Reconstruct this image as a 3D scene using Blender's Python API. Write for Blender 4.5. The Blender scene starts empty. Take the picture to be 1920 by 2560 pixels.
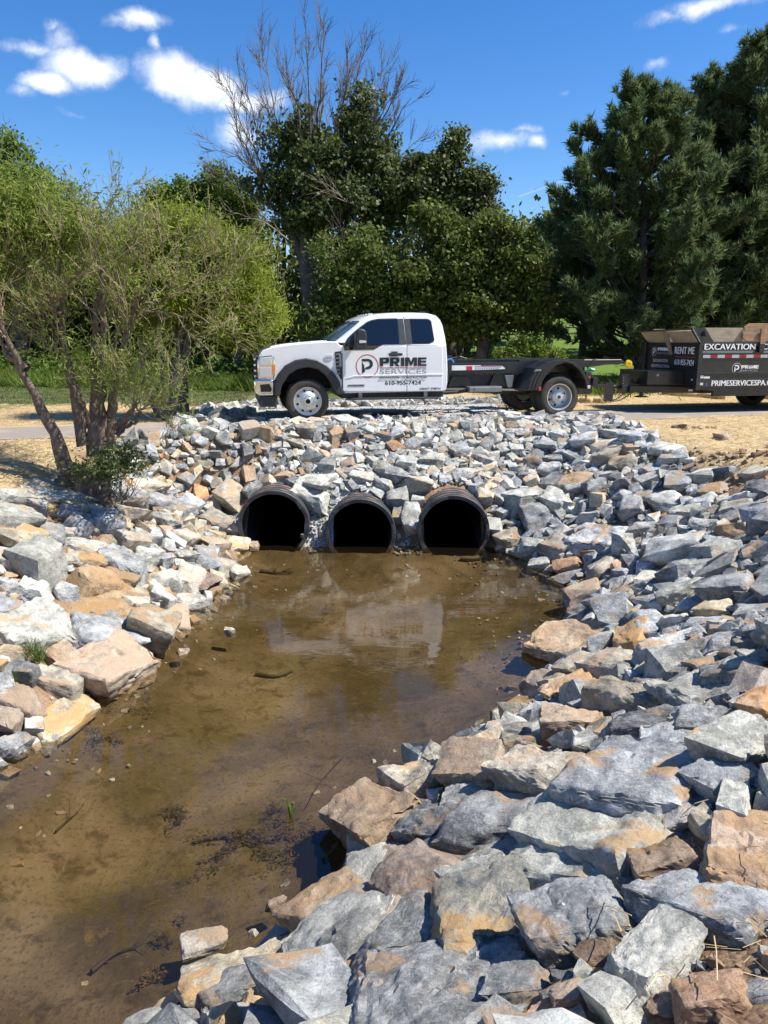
import bpy, bmesh, math, random
import numpy as np
from mathutils import Vector, Matrix

random.seed(7)
rng = np.random.default_rng(11)
scene = bpy.context.scene
COL = scene.collection
PI = math.pi
R = math.radians

# ------------------------------------------------------------------ camera
CAM_H = 3.05
FPX = 1849.0                      # focal length in pixels of the 1920 x 2560 photograph
PITCH = math.atan(430 / FPX)
cam_data = bpy.data.cameras.new('camera')
cam = bpy.data.objects.new('camera', cam_data)
COL.objects.link(cam)
cam.location = (0, 0, CAM_H)
cam.rotation_euler = (PI / 2 - PITCH, 0, 0)
cam_data.sensor_fit = 'VERTICAL'
cam_data.sensor_height = 36.0
cam_data.sensor_width = 27.0
cam_data.lens = 36.0 * FPX / 2560
cam_data.clip_start = 0.05
cam_data.clip_end = 2000
scene.camera = cam

# ------------------------------------------------------------------ light
SUN_EL, SUN_AZ = R(56), R(-7)      # azimuth counted from +X towards +Y
SUN = Vector((math.cos(SUN_EL) * math.cos(SUN_AZ), math.cos(SUN_EL) * math.sin(SUN_AZ), math.sin(SUN_EL)))
sd_ = bpy.data.lights.new('sun', 'SUN')
sun = bpy.data.objects.new('sun', sd_)
COL.objects.link(sun)
sd_.energy = 4.3
sd_.angle = R(0.53)
sd_.color = (1.0, 0.955, 0.88)
sun.rotation_euler = (-SUN).to_track_quat('-Z', 'Y').to_euler()
sun.location = (20, 0, 25)

scene.view_settings.view_transform = 'Standard'
scene.view_settings.look = 'None'
scene.view_settings.gamma = 1
scene.view_settings.use_curve_mapping = False
scene.view_settings.exposure = 0.98
scene.cycles.max_bounces = 8
scene.cycles.diffuse_bounces = 3
scene.cycles.glossy_bounces = 4
scene.cycles.transparent_max_bounces = 10
scene.cycles.caustics_reflective = False
scene.cycles.caustics_refractive = False


def pixel_ray(px, py):
    u, v = px - 960, py - 1280
    cp, sp = math.cos(PITCH), math.sin(PITCH)
    return u, FPX * cp - v * sp, -(v * cp + FPX * sp)


def place(px, py, Y):
    """world point on the sight line of a photo pixel, at distance Y in front of the camera"""
    x, y, z = pixel_ray(px, py)
    t = Y / y
    return Vector((x * t, Y, CAM_H + z * t))


# ------------------------------------------------------------------ world: sky with fair-weather clouds
world = bpy.data.worlds.new('World')
scene.world = world
world.use_nodes = True
NT = world.node_tree
NT.nodes.clear()


def nd(t, typ, **kw):
    n = t.nodes.new(typ)
    for k, v in kw.items():
        setattr(n, k, v)
    return n


def math_n(t, op, a, b=None, c=None, clamp=False):
    n = nd(t, 'ShaderNodeMath', operation=op, use_clamp=clamp)
    for i, v in enumerate((a, b, c)):
        if v is None:
            continue
        if isinstance(v, (int, float)):
            n.inputs[i].default_value = v
        else:
            t.links.new(v, n.inputs[i])
    return n.outputs[0]


def vmath(t, op, a, b=None, scale=None):
    n = nd(t, 'ShaderNodeVectorMath', operation=op)
    for i, v in enumerate((a, b)):
        if v is None:
            continue
        if isinstance(v, (tuple, list)):
            n.inputs[i].default_value = v
        else:
            t.links.new(v, n.inputs[i])
    if scale is not None:
        n.inputs['Scale'].default_value = scale
    return n.outputs['Value'] if op in ('LENGTH', 'DOT_PRODUCT') else n.outputs[0]


def build_world():
    t = NT
    sky = nd(t, 'ShaderNodeTexSky', sky_type='NISHITA')
    sky.sun_disc = False
    sky.sun_elevation = SUN_EL
    sky.sun_rotation = PI / 2 - SUN_AZ
    sky.altitude = 150
    sky.air_density = 1.0
    sky.dust_density = 0.25
    sky.ozone_density = 2.2
    hs = nd(t, 'ShaderNodeHueSaturation')
    hs.inputs['Hue'].default_value = SKY_HUE
    hs.inputs['Saturation'].default_value = SKY_SAT
    hs.inputs['Value'].default_value = 1.0
    t.links.new(sky.outputs[0], hs.inputs['Color'])
    tc = nd(t, 'ShaderNodeTexCoord')
    d = tc.outputs['Generated']
    sep = nd(t, 'ShaderNodeSeparateXYZ')
    t.links.new(d, sep.inputs[0])
    az = math_n(t, 'ARCTAN2', sep.outputs[0], sep.outputs[1])
    el = math_n(t, 'ARCSINE', sep.outputs[2])
    comb = nd(t, 'ShaderNodeCombineXYZ')
    t.links.new(az, comb.inputs[0]); t.links.new(el, comb.inputs[1])
    p0 = comb.outputs[0]
    nz = nd(t, 'ShaderNodeTexNoise'); nz.inputs['Scale'].default_value = 7; nz.inputs['Detail'].default_value = 6
    nz.inputs['Roughness'].default_value = 0.6
    t.links.new(p0, nz.inputs['Vector'])
    off = vmath(t, 'SCALE', vmath(t, 'SUBTRACT', nz.outputs['Color'], (0.5, 0.5, 0.5)), scale=0.05)
    off = vmath(t, 'MULTIPLY', off, (1, 1, 0))
    p = vmath(t, 'ADD', p0, off)
    # clouds: photo pixel centre, radii in pixels, density
    blobs = [(215, 162, 88, 50, 1.25), (130, 205, 80, 32, 1.05), (60, 225, 50, 25, .6),
             (430, 185, 82, 54, 1.25), (515, 215, 100, 54, 1.2), (600, 255, 85, 38, 1.05), (590, 330, 60, 60, .8), (680, 250, 60, 30, .6),
             (355, 48, 75, 26, .85), (300, 45, 50, 18, .5), (380, 110, 16, 34, .6), (80, 105, 90, 22, .55), (160, 90, 52, 45, .6), (130, 55, 26, 26, .5),
             (1240, 350, 85, 28, .8), (1335, 355, 38, 20, .8), (1290, 325, 70, 14, .5), (1130, 345, 40, 16, .5),
             (1760, 28, 110, 28, .85), (1660, 50, 80, 20, .5), (1815, 92, 50, 12, .45), (1632, 155, 40, 16, .38), (215, 297, 50, 14, .4), (1405, 230, 26, 10, .35)]
    acc = None
    for bx, by, rx, ry, k in blobs:
        x, y, z = pixel_ray(bx, by)
        l = math.sqrt(x * x + y * y + z * z)
        a0, e0 = math.atan2(x, y), math.asin(z / l)
        ra, re = rx / l / max(.3, math.cos(e0)), ry / l
        q = vmath(t, 'MULTIPLY', vmath(t, 'SUBTRACT', p, (a0, e0, 0)), (1 / ra, 1 / re, 0))
        m = math_n(t, 'MULTIPLY_ADD', vmath(t, 'LENGTH', q), -k * .8, k * 1.05)
        acc = m if acc is None else math_n(t, 'MAXIMUM', acc, m)
    for a0, e0, ra, re, k in [(1.1, .5, .2, .07, 1), (1.6, .35, .25, .06, 1), (2.3, .6, .2, .1, 1), (-1.0, .45, .2, .07, 1), (-1.7, .3, .25, .06, 1),
                              (-2.5, .55, .25, .1, 1), (3.0, .3, .2, .06, 1), (.2, 1.0, .25, .1, .9), (-.5, .85, .2, .07, .8), (-2.9, .9, .3, .1, .9)]:
        q = vmath(t, 'MULTIPLY', vmath(t, 'SUBTRACT', p, (a0, e0, 0)), (1 / ra, 1 / re, 0))
        m = math_n(t, 'MULTIPLY_ADD', vmath(t, 'LENGTH', q), -k, k)
        acc = math_n(t, 'MAXIMUM', acc, m)
    n2 = nd(t, 'ShaderNodeTexNoise'); n2.inputs['Scale'].default_value = 22; n2.inputs['Detail'].default_value = 9
    n2.inputs['Roughness'].default_value = 0.62
    t.links.new(p, n2.inputs['Vector'])
    dens = math_n(t, 'ADD', acc, math_n(t, 'MULTIPLY', math_n(t, 'SUBTRACT', n2.outputs['Fac'], .5), 1.25))
    mr = nd(t, 'ShaderNodeMapRange', interpolation_type='SMOOTHSTEP')
    mr.inputs['From Min'].default_value = .12; mr.inputs['From Max'].default_value = .95
    t.links.new(dens, mr.inputs['Value'])
    # contrail, a thin straight streak
    xa = pixel_ray(1295, 492); xb = pixel_ray(1445, 438)
    pa = (math.atan2(xa[0], xa[1]), math.asin(xa[2] / math.hypot(xa[0], xa[1], xa[2])), 0)
    pb = (math.atan2(xb[0], xb[1]), math.asin(xb[2] / math.hypot(xb[0], xb[1], xb[2])), 0)
    dv = (pb[0] - pa[0], pb[1] - pa[1]); L = math.hypot(*dv); ux, uy = dv[0] / L, dv[1] / L
    rel = vmath(t, 'SUBTRACT', p0, pa)
    along = vmath(t, 'DOT_PRODUCT', rel, (ux, uy, 0)); across = vmath(t, 'DOT_PRODUCT', rel, (-uy, ux, 0))
    la = math_n(t, 'MULTIPLY', math_n(t, 'GREATER_THAN', along, 0.0), math_n(t, 'LESS_THAN', along, L))
    tr = math_n(t, 'MULTIPLY', la, math_n(t, 'MULTIPLY', math_n(t, 'SUBTRACT', 1.0, math_n(t, 'DIVIDE', math_n(t, 'ABSOLUTE', across), .0016), clamp=True), .22))
    fac = math_n(t, 'MAXIMUM', math_n(t, 'MULTIPLY', mr.outputs[0], .93), tr)
    # cloud body: brighter heads, slightly grey bellies
    cr = nd(t, 'ShaderNodeMapRange'); cr.inputs['From Min'].default_value = .3; cr.inputs['From Max'].default_value = 1.6
    cr.inputs['To Min'].default_value = 6.8; cr.inputs['To Max'].default_value = 9.0
    t.links.new(dens, cr.inputs['Value'])
    cc = nd(t, 'ShaderNodeVectorMath', operation='SCALE'); cc.inputs[0].default_value = (.93, .96, 1.0)
    t.links.new(cr.outputs[0], cc.inputs['Scale'])
    mix = nd(t, 'ShaderNodeMix', data_type='RGBA')
    t.links.new(fac, mix.inputs['Factor']); t.links.new(hs.outputs[0], mix.inputs[6]); t.links.new(cc.outputs[0], mix.inputs[7])
    bg = nd(t, 'ShaderNodeBackground'); bg.inputs['Strength'].default_value = SKY_STRENGTH
    t.links.new(mix.outputs[2], bg.inputs['Color'])
    out = nd(t, 'ShaderNodeOutputWorld')
    t.links.new(bg.outputs[0], out.inputs[0])


SKY_STRENGTH = 0.09
SKY_HUE, SKY_SAT = 0.509, 1.38
build_world()


# ------------------------------------------------------------------ numeric helpers
def _hash(i, j, k, seed):
    h = (i * 374761393 + j * 668265263 + k * 2147483647 + seed * 1274126177) & 0xFFFFFFFF
    h = ((h ^ (h >> 13)) * 1274126177) & 0xFFFFFFFF
    h = (h ^ (h >> 16)) & 0xFFFFFFFF
    return h / 4294967295.0


def vnoise(p, seed=0):
    """value noise in [-1, 1] for an (n, 3) array"""
    p = np.asarray(p, float)
    f = np.floor(p).astype(np.int64)
    w = p - f
    w = w * w * (3 - 2 * w)
    r = 0
    for a in (0, 1):
        for b in (0, 1):
            for c in (0, 1):
                wt = (w[:, 0] if a else 1 - w[:, 0]) * (w[:, 1] if b else 1 - w[:, 1]) * (w[:, 2] if c else 1 - w[:, 2])
                r = r + wt * _hash(f[:, 0] + a, f[:, 1] + b, f[:, 2] + c, seed)
    return r * 2 - 1


def fbm(p, octaves=4, seed=0, gain=.5):
    r, a = 0, 1.0
    p = np.asarray(p, float)
    for o in range(octaves):
        r = r + a * vnoise(p * 2 ** o + 17.3 * o, seed + o)
        a *= gain
    return r


def rand_unit(n):
    v = rng.normal(size=(n, 3))
    return v / np.linalg.norm(v, axis=1)[:, None]


def mesh_np(name, V, F, mat=None, smooth=False, parent=None, mat_idx=None, link=True, loc=None):
    """V (n,3), F (m,3) or (m,4) integer array -> linked object"""
    V = np.asarray(V, dtype=np.float32); F = np.asarray(F, dtype=np.int32)
    me = bpy.data.meshes.new(name)
    k = F.shape[1]
    me.vertices.add(len(V)); me.vertices.foreach_set('co', V.ravel())
    me.loops.add(F.size); me.loops.foreach_set('vertex_index', F.ravel())
    me.polygons.add(len(F))
    me.polygons.foreach_set('loop_start', np.arange(0, F.size, k, dtype=np.int32))
    me.polygons.foreach_set('loop_total', np.full(len(F), k, dtype=np.int32))
    me.polygons.foreach_set('use_smooth', np.full(len(F), bool(smooth)))
    for m in (mat if isinstance(mat, (list, tuple)) else [mat]):
        if m: me.materials.append(m)
    if mat_idx is not None:
        me.polygons.foreach_set('material_index', np.asarray(mat_idx, dtype=np.int32))
    me.update(calc_edges=True)
    me.validate()
    if not link:
        return me
    return obj(name, me, parent, loc)


def obj(name, me, parent=None, loc=None):
    o = bpy.data.objects.new(name, me)
    COL.objects.link(o)
    if parent: o.parent = parent
    if loc is not None: o.location = loc
    return o


def tag(o, label=None, cat=None, group=None, kind=None):
    if label: o['label'] = label
    if cat: o['category'] = cat
    if group: o['group'] = group
    if kind: o['kind'] = kind
    return o


def empty(name, loc, rz=0, **kw):
    o = bpy.data.objects.new(name, None)
    COL.objects.link(o)
    o.location = loc; o.rotation_euler = (0, 0, rz); o.empty_display_size = .3
    tag(o, **kw)
    return o


def bm_obj(name, bm, mat, parent=None, bevel=0, seg=2, smooth=False, angle=35):
    bmesh.ops.recalc_face_normals(bm, faces=bm.faces)
    me = bpy.data.meshes.new(name)
    bm.to_mesh(me); bm.free()
    if mat: me.materials.append(mat)
    o = obj(name, me, parent)
    if smooth:
        me.shade_smooth()
        me.set_sharp_from_angle(angle=R(angle))
    if bevel:
        m = o.modifiers.new('bevel', 'BEVEL'); m.width = bevel; m.segments = seg; m.limit_method = 'ANGLE'; m.angle_limit = R(35)
        m.harden_normals = False
    return o


def add_box(bm, x0, x1, y0, y1, z0, z1):
    v = [bm.verts.new(c) for c in [(x0, y0, z0), (x1, y0, z0), (x1, y1, z0), (x0, y1, z0), (x0, y0, z1), (x1, y0, z1), (x1, y1, z1), (x0, y1, z1)]]
    for f in ((0, 3, 2, 1), (4, 5, 6, 7), (0, 1, 5, 4), (1, 2, 6, 5), (2, 3, 7, 6), (3, 0, 4, 7)):
        bm.faces.new([v[i] for i in f])


def add_prism(bm, pts, y0, y1):
    """outline in (x, z), thickness along y; y0, y1 may be functions of z"""
    f0 = y0 if callable(y0) else (lambda x, z: y0)
    f1 = y1 if callable(y1) else (lambda x, z: y1)
    a = [bm.verts.new((x, f0(x, z), z)) for x, z in pts]
    b = [bm.verts.new((x, f1(x, z), z)) for x, z in pts]
    n = len(pts)
    bm.faces.new(a); bm.faces.new(b[::-1])
    for i in range(n):
        j = (i + 1) % n
        bm.faces.new((a[j], a[i], b[i], b[j]))


def add_tube(bm, pts, rad, sides=8, cap=True):
    pts = [Vector(p) for p in pts]
    rads = rad if isinstance(rad, (list, tuple)) else [rad] * len(pts)
    rings = []
    prev = None
    for i, p in enumerate(pts):
        d = (pts[min(i + 1, len(pts) - 1)] - pts[max(i - 1, 0)]).normalized()
        if prev is None:
            u = d.orthogonal().normalized()
        else:
            u = (prev - d * prev.dot(d)).normalized()
        prev = u
        w = d.cross(u)
        rings.append([bm.verts.new(p + (u * math.cos(2 * PI * k / sides) + w * math.sin(2 * PI * k / sides)) * rads[i]) for k in range(sides)])
    for a, b in zip(rings, rings[1:]):
        for k in range(sides):
            bm.faces.new((a[k], a[(k + 1) % sides], b[(k + 1) % sides], b[k]))
    if cap:
        bm.faces.new(rings[0][::-1]); bm.faces.new(rings[-1])


def add_lathe(bm, prof, c, seg=32, a0=0, a1=2 * PI):
    """profile of (radius, y) turned about the y axis through c"""
    full = abs(a1 - a0 - 2 * PI) < 1e-6
    n = seg if full else seg + 1
    rings = []
    for r, y in prof:
        if r < 1e-6:
            rings.append([bm.verts.new((c[0], c[1] + y, c[2]))])
        else:
            rings.append([bm.verts.new((c[0] + r * math.cos(a0 + (a1 - a0) * k / seg), c[1] + y, c[2] + r * math.sin(a0 + (a1 - a0) * k / seg))) for k in range(n)])
    m = seg
    for A, B in zip(rings, rings[1:]):
        for k in range(m):
            j = (k + 1) % n
            if len(A) == 1 and len(B) == 1: continue
            if len(A) == 1: bm.faces.new((A[0], B[k], B[j]))
            elif len(B) == 1: bm.faces.new((A[k], B[0], A[j]))
            else: bm.faces.new((A[k], B[k], B[j], A[j]))


# ------------------------------------------------------------------ materials
def new_mat(name):
    m = bpy.data.materials.new(name)
    m.use_nodes = True
    t = m.node_tree
    b = t.nodes['Principled BSDF']
    return m, t, b


def ramp(t, fac, stops, interp='LINEAR'):
    n = nd(t, 'ShaderNodeValToRGB')
    n.color_ramp.interpolation = interp
    e = n.color_ramp.elements
    while len(e) < len(stops): e.new(.5)
    for i, (p, c) in enumerate(stops):
        e[i].position = p
        e[i].color = (*c, 1) if len(c) == 3 else c
    t.links.new(fac, n.inputs[0])
    return n.outputs[0]


def noise(t, vec, scale, detail=4, rough=.55, dist=0):
    n = nd(t, 'ShaderNodeTexNoise')
    n.inputs['Scale'].default_value = scale; n.inputs['Detail'].default_value = detail
    n.inputs['Roughness'].default_value = rough; n.inputs['Distortion'].default_value = dist
    if vec is not None: t.links.new(vec, n.inputs['Vector'])
    return n.outputs['Fac']


def mixc(t, f, a, b):
    n = nd(t, 'ShaderNodeMix', data_type='RGBA')
    for s, v in ((n.inputs['Factor'], f), (n.inputs[6], a), (n.inputs[7], b)):
        if isinstance(v, (int, float)): s.default_value = v
        elif isinstance(v, tuple): s.default_value = (*v, 1)
        else: t.links.new(v, s)
    return n.outputs[2]


def smooth_range(t, v, a, b):
    n = nd(t, 'ShaderNodeMapRange', interpolation_type='SMOOTHSTEP')
    n.inputs['From Min'].default_value = a; n.inputs['From Max'].default_value = b
    t.links.new(v, n.inputs['Value'])
    return n.outputs[0]


def bump(t, bsdf, h, strength=.4, dist=.01, prev=None):
    n = nd(t, 'ShaderNodeBump')
    n.inputs['Strength'].default_value = strength; n.inputs['Distance'].default_value = dist
    t.links.new(h, n.inputs['Height'])
    if prev is not None: t.links.new(prev, n.inputs['Normal'])
    t.links.new(n.outputs[0], bsdf.inputs['Normal'])
    return n.outputs[0]


def simple(name, col, rough=.5, metal=0, var=0, scale=6, bumpk=0, coat=0, dirt=None, spec=None):
    m, t, b = new_mat(name)
    tc = nd(t, 'ShaderNodeTexCoord').outputs['Object']
    b.inputs['Roughness'].default_value = rough; b.inputs['Metallic'].default_value = metal
    if coat: b.inputs['Coat Weight'].default_value = coat; b.inputs['Coat Roughness'].default_value = .04
    if spec is not None: b.inputs['Specular IOR Level'].default_value = spec
    c = None
    if var:
        f = noise(t, tc, scale, 6, .6)
        lo = tuple(x * (1 - var) for x in col); hi = tuple(min(1, x * (1 + var)) for x in col)
        c = ramp(t, f, [(.3, lo), (.7, hi)])
    if dirt:
        f = smooth_range(t, noise(t, tc, scale * .8, 8, .65), .45, .75)
        f = math_n(t, 'MULTIPLY', f, dirt[1])
        c = mixc(t, f, c if c is not None else col, dirt[0])
    if c is not None: t.links.new(c, b.inputs['Base Color'])
    else: b.inputs['Base Color'].default_value = (*col, 1)
    if bumpk: bump(t, b, noise(t, tc, scale * 8, 5, .6), bumpk, .004)
    return m


def rock_material(name, dark, mid, light, mud, mudk, veins=.35):
    m, t, b = new_mat(name)
    tc = nd(t, 'ShaderNodeTexCoord').outputs['Object']
    geo = nd(t, 'ShaderNodeNewGeometry')
    ri = geo.outputs['Random Per Island']
    offs = nd(t, 'ShaderNodeCombineXYZ')
    for i in range(3):
        t.links.new(math_n(t, 'MULTIPLY', ri, (53., 91., 37.)[i]), offs.inputs[i])
    v = vmath(t, 'ADD', tc, offs.outputs[0])
    big = noise(t, v, 2.6, 7, .62, .6)
    c = ramp(t, big, [(.36, dark), (.5, mid), (.63, light)])
    # foliation bands
    st = vmath(t, 'MULTIPLY', v, (2.0, 3.0, 13.0))
    band = noise(t, st, 1.5, 6, .6, 1.2)
    c = mixc(t, math_n(t, 'MULTIPLY', smooth_range(t, band, .5, .68), veins), c, tuple(min(1, x * 1.25 + .05) for x in light))
    c = mixc(t, math_n(t, 'MULTIPLY', smooth_range(t, band, .46, .3), .5), c, dark)
    sp = noise(t, v, 38, 5, .7)
    c = mixc(t, math_n(t, 'MULTIPLY', smooth_range(t, sp, .56, .72), .5), c, tuple(min(1, x * 1.2 + .06) for x in light))
    c = mixc(t, math_n(t, 'MULTIPLY', smooth_range(t, sp, .44, .3), .55), c, tuple(x * .55 for x in dark))
    md2 = noise(t, vmath(t, 'ADD', v, (3.3, 8.8, 5.5)), 13, 9, .72, .5)
    c = mixc(t, math_n(t, 'MULTIPLY', smooth_range(t, md2, .52, .64), .55), c, tuple(min(1, x * 1.15 + .05) for x in light))
    c = mixc(t, math_n(t, 'MULTIPLY', smooth_range(t, md2, .47, .36), .55), c, tuple(x * .7 for x in dark))
    vn = noise(t, vmath(t, 'MULTIPLY', v, (3.0, 9.0, 5.0)), 2.2, 8, .6, 1.5)
    vein = math_n(t, 'SUBTRACT', 1.0, math_n(t, 'MULTIPLY', math_n(t, 'ABSOLUTE', math_n(t, 'SUBTRACT', vn, .5)), 45.0), clamp=True)
    c = mixc(t, math_n(t, 'MULTIPLY', vein, veins), c, (.62, .62, .59))
    pit = noise(t, v, 85, 3, .6)
    c = mixc(t, math_n(t, 'MULTIPLY', smooth_range(t, pit, .42, .30), .5), c, tuple(x * .5 for x in dark))
    # dried mud and rust patches
    md = noise(t, vmath(t, 'ADD', v, (9.1, 4.2, 1.7)), 3.4, 7, .6, .4)
    mm = math_n(t, 'MULTIPLY', smooth_range(t, md, .60 - .22 * mudk, .68 - .2 * mudk), .9)
    sepn = nd(t, 'ShaderNodeSeparateXYZ'); t.links.new(geo.outputs['Normal'], sepn.inputs[0])
    mm = math_n(t, 'MULTIPLY', mm, smooth_range(t, sepn.outputs[2], .05, .7))
    mudc = mixc(t, noise(t, v, 20, 4), tuple(x * .8 for x in mud), tuple(x * 1.2 for x in mud))
    c = mixc(t, mm, c, mudc)
    hs = nd(t, 'ShaderNodeHueSaturation')
    t.links.new(c, hs.inputs['Color'])
    t.links.new(math_n(t, 'MULTIPLY_ADD', ri, .55, .74), hs.inputs['Value'])
    rr = math_n(t, 'FRACT', math_n(t, 'MULTIPLY', ri, 17.3))
    t.links.new(math_n(t, 'MULTIPLY_ADD', rr, .5, .8), hs.inputs['Saturation'])
    t.links.new(hs.outputs[0], b.inputs['Base Color'])
    b.inputs['Roughness'].default_value = .82
    b.inputs['Specular IOR Level'].default_value = .35
    n1 = bump(t, b, noise(t, v, 9, 9, .7, .3), .9, .035)
    n1 = bump(t, b, noise(t, v, 55, 6, .7), 1.0, .010, n1)
    bump(t, b, band, .3, .015, n1)
    return m


ROCK_MATS = {
    'G': rock_material('dark_grey_stone', (.09, .092, .09), (.19, .193, .19), (.38, .382, .365), (.36, .26, .17), .25),
    'B': rock_material('blue_grey_stone', (.145, .15, .15), (.29, .297, .295), (.49, .495, .48), (.40, .29, .19), .3),
    'W': rock_material('pale_grey_stone', (.20, .20, .175), (.385, .38, .335), (.57, .555, .485), (.44, .33, .22), .2),
    'C': rock_material('cream_stone', (.20, .175, .135), (.385, .34, .255), (.55, .49, .38), (.45, .31, .19), .5, .25),
    'T': rock_material('tan_stone', (.23, .165, .11), (.38, .285, .19), (.49, .39, .28), (.42, .29, .18), .8, .1),
    'O': rock_material('orange_stone', (.28, .155, .09), (.43, .26, .155), (.53, .38, .26), (.45, .28, .15), .3, .15),
    'R': rock_material('brown_stone', (.17, .12, .09), (.31, .23, .17), (.43, .34, .26), (.36, .25, .16), .5, .15),
    'M': rock_material('ochre_mottled_stone', (.11, .135, .135), (.34, .325, .27), (.52, .455, .34), (.52, .34, .16), .3, .3),
}
# ------------------------------------------------------------------ ground, stream bed and water
LEFT_SHORE = [(-2.18, 10.81), (-2.07, 10.1), (-2.02, 8.88), (-2.16, 8.3), (-2.27, 7.76), (-2.26, 7.01), (-2.39, 6.56), (-2.34, 6.14), (-2.59, 5.97),
              (-2.53, 5.65), (-2.68, 5.28), (-2.86, 4.95), (-3.3, 3.8), (-4.1, 2.0), (-5.2, -.5), (-6.5, -4)]
RIGHT_SHORE = [(1.58, 10.77), (1.99, 10.06), (2.39, 9.37), (2.21, 7.92), (1.76, 7.32), (1.6, 6.37), (1.2, 5.97), (0.96, 5.58), (0.61, 5.12), (0.35, 4.85),
               (0.06, 4.53), (-0.23, 4.12), (-0.26, 3.83), (-0.26, 3.57), (-0.41, 3.39), (-0.56, 3.25), (-0.64, 3.1), (-0.82, 2.98), (-1.02, 2.77),
               (-1.5, 2.1), (-2.1, 1.0), (-3.0, -1), (-4, -4)]
SHORE = np.array(LEFT_SHORE[::-1] + RIGHT_SHORE)
ROAD_Z = 1.57
PIPES = [(-1.66, 10.8, .33, .54), (-.35, 10.75, .22, .53), (1.04, 10.72, .27, .54)]   # x, mouth y, centre z, outer radius


def shore_distance(x, y):
    """signed distance to the water's edge, positive on land"""
    x = np.asarray(x, float); y = np.asarray(y, float)
    d = np.full(x.shape, 1e9); inside = np.zeros(x.shape, bool)
    n = len(SHORE)
    for i in range(n):
        ax, ay = SHORE[i]; bx, by = SHORE[(i + 1) % n]
        ex, ey = bx - ax, by - ay
        tt = np.clip(((x - ax) * ex + (y - ay) * ey) / (ex * ex + ey * ey), 0, 1)
        if not (ay < -3.9 and by < -3.9):
            d = np.minimum(d, np.hypot(x - ax - tt * ex, y - ay - tt * ey))
        cross = ((ay > y) != (by > y)) & (x < (bx - ax) * (y - ay) / (by - ay + 1e-12) + ax)
        inside ^= cross
    return np.where(inside, -d, d)


def smin(a, b, k):
    h = np.clip(.5 + .5 * (b - a) / k, 0, 1)
    return b * (1 - h) + a * h - k * h * (1 - h)


def road_q(x, y):
    return y - (12.82 + .279 * x)


def ground_z(x, y, detail=True):
    x = np.asarray(x, float); y = np.asarray(y, float)
    sd = shore_distance(x, y)
    top = 1.48 + .1 * np.clip((y - 8) / 4, 0, 1)
    far = np.clip(y - 28, 0, 60)
    slope = np.where(x > 0, .075, .04)
    top = top + far * slope + np.clip(y - 88, 0, 300) * .02
    top = top + .12 * np.clip((np.abs(x) - 5) / 6, 0, 1) * np.clip((y - 6) / 4, 0, 1) * (y < 200)
    rise = .60 * sd
    # head wall of stone over the pipes
    hw = np.exp(-((x + .3) / 2.2) ** 6)
    wall = .30 + .95 * np.clip((y - 10.95) / .35, 0, 1) * .55 + .42 * np.clip(y - 11.3, 0, 9)
    rise = np.where(y > 10.9, rise * (1 - hw) + np.maximum(rise, wall) * hw, rise)
    land = smin(rise, top, .25)
    depth = -.06 - .30 * (1 - np.exp(sd / .7)) + .0
    z = np.where(sd > 0, land, depth)
    # keep the road bed level
    q = road_q(x, y)
    rb = np.clip((q + .5) / .5, 0, 1) * np.clip((5.5 - q) / 1.5, 0, 1)
    z = np.where(sd > 0, z * (1 - rb) + np.maximum(z, ROAD_Z - .012) * 0 * rb + (ROAD_Z - .012) * rb, z)
    if detail:
        P = np.stack([x.ravel(), y.ravel(), np.zeros(x.size)], 1)
        nz = (fbm(P * 1.7, 3, 3) * .035 + fbm(P * 9, 2, 8) * .012).reshape(x.shape)
        z = z + nz * (1 - .95 * rb) * np.where(sd > 0, np.clip(sd * 3, 0, 1), .6)
    return z


def axis(segs):
    out = []
    for a, b, st in segs:
        out += list(np.arange(a, b, st))
    return np.array(out + [segs[-1][1]])


GX = axis([(-220, -60, 20), (-60, -12, 4), (-12, -5.5, .4), (-5.5, 6.0, .055), (6.0, 12, .4), (12, 60, 4), (60, 220, 20)])
GY = axis([(-60, -4, 8), (-4, .6, .3), (.6, 13.8, .06), (13.8, 22, .3), (22, 60, 1.5), (60, 420, 20)])
gx, gy = np.meshgrid(GX, GY)
gz = ground_z(gx, gy)


def gz_at(x, y):
    """height of the built ground, by interpolation"""
    i = np.clip(np.searchsorted(GX, x) - 1, 0, len(GX) - 2); j = np.clip(np.searchsorted(GY, y) - 1, 0, len(GY) - 2)
    fx = (x - GX[i]) / (GX[i + 1] - GX[i]); fy = (y - GY[j]) / (GY[j + 1] - GY[j])
    return (gz[j, i] * (1 - fx) + gz[j, i + 1] * fx) * (1 - fy) + (gz[j + 1, i] * (1 - fx) + gz[j + 1, i + 1] * fx) * fy


def hit_ground(px, py):
    x, y, z = pixel_ray(px, py)
    t = np.linspace(1.2, 60, 12000) / y
    h = CAM_H + z * t - gz_at(x * t, y * t)
    k = int(np.argmax(h < 0)) if (h < 0).any() else len(t) - 1
    return Vector((x * t[k], y * t[k], CAM_H + z * t[k]))


def bank_width(x, y):
    w = np.where(x < -.5, 1.75 + .25 * np.sin(y * 1.3), 2.15 + .3 * np.sin(y * 1.1 + 1))
    w = np.where(y < 5.4, np.where(x > -1, 2.1, 2.6), w)
    return w


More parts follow.
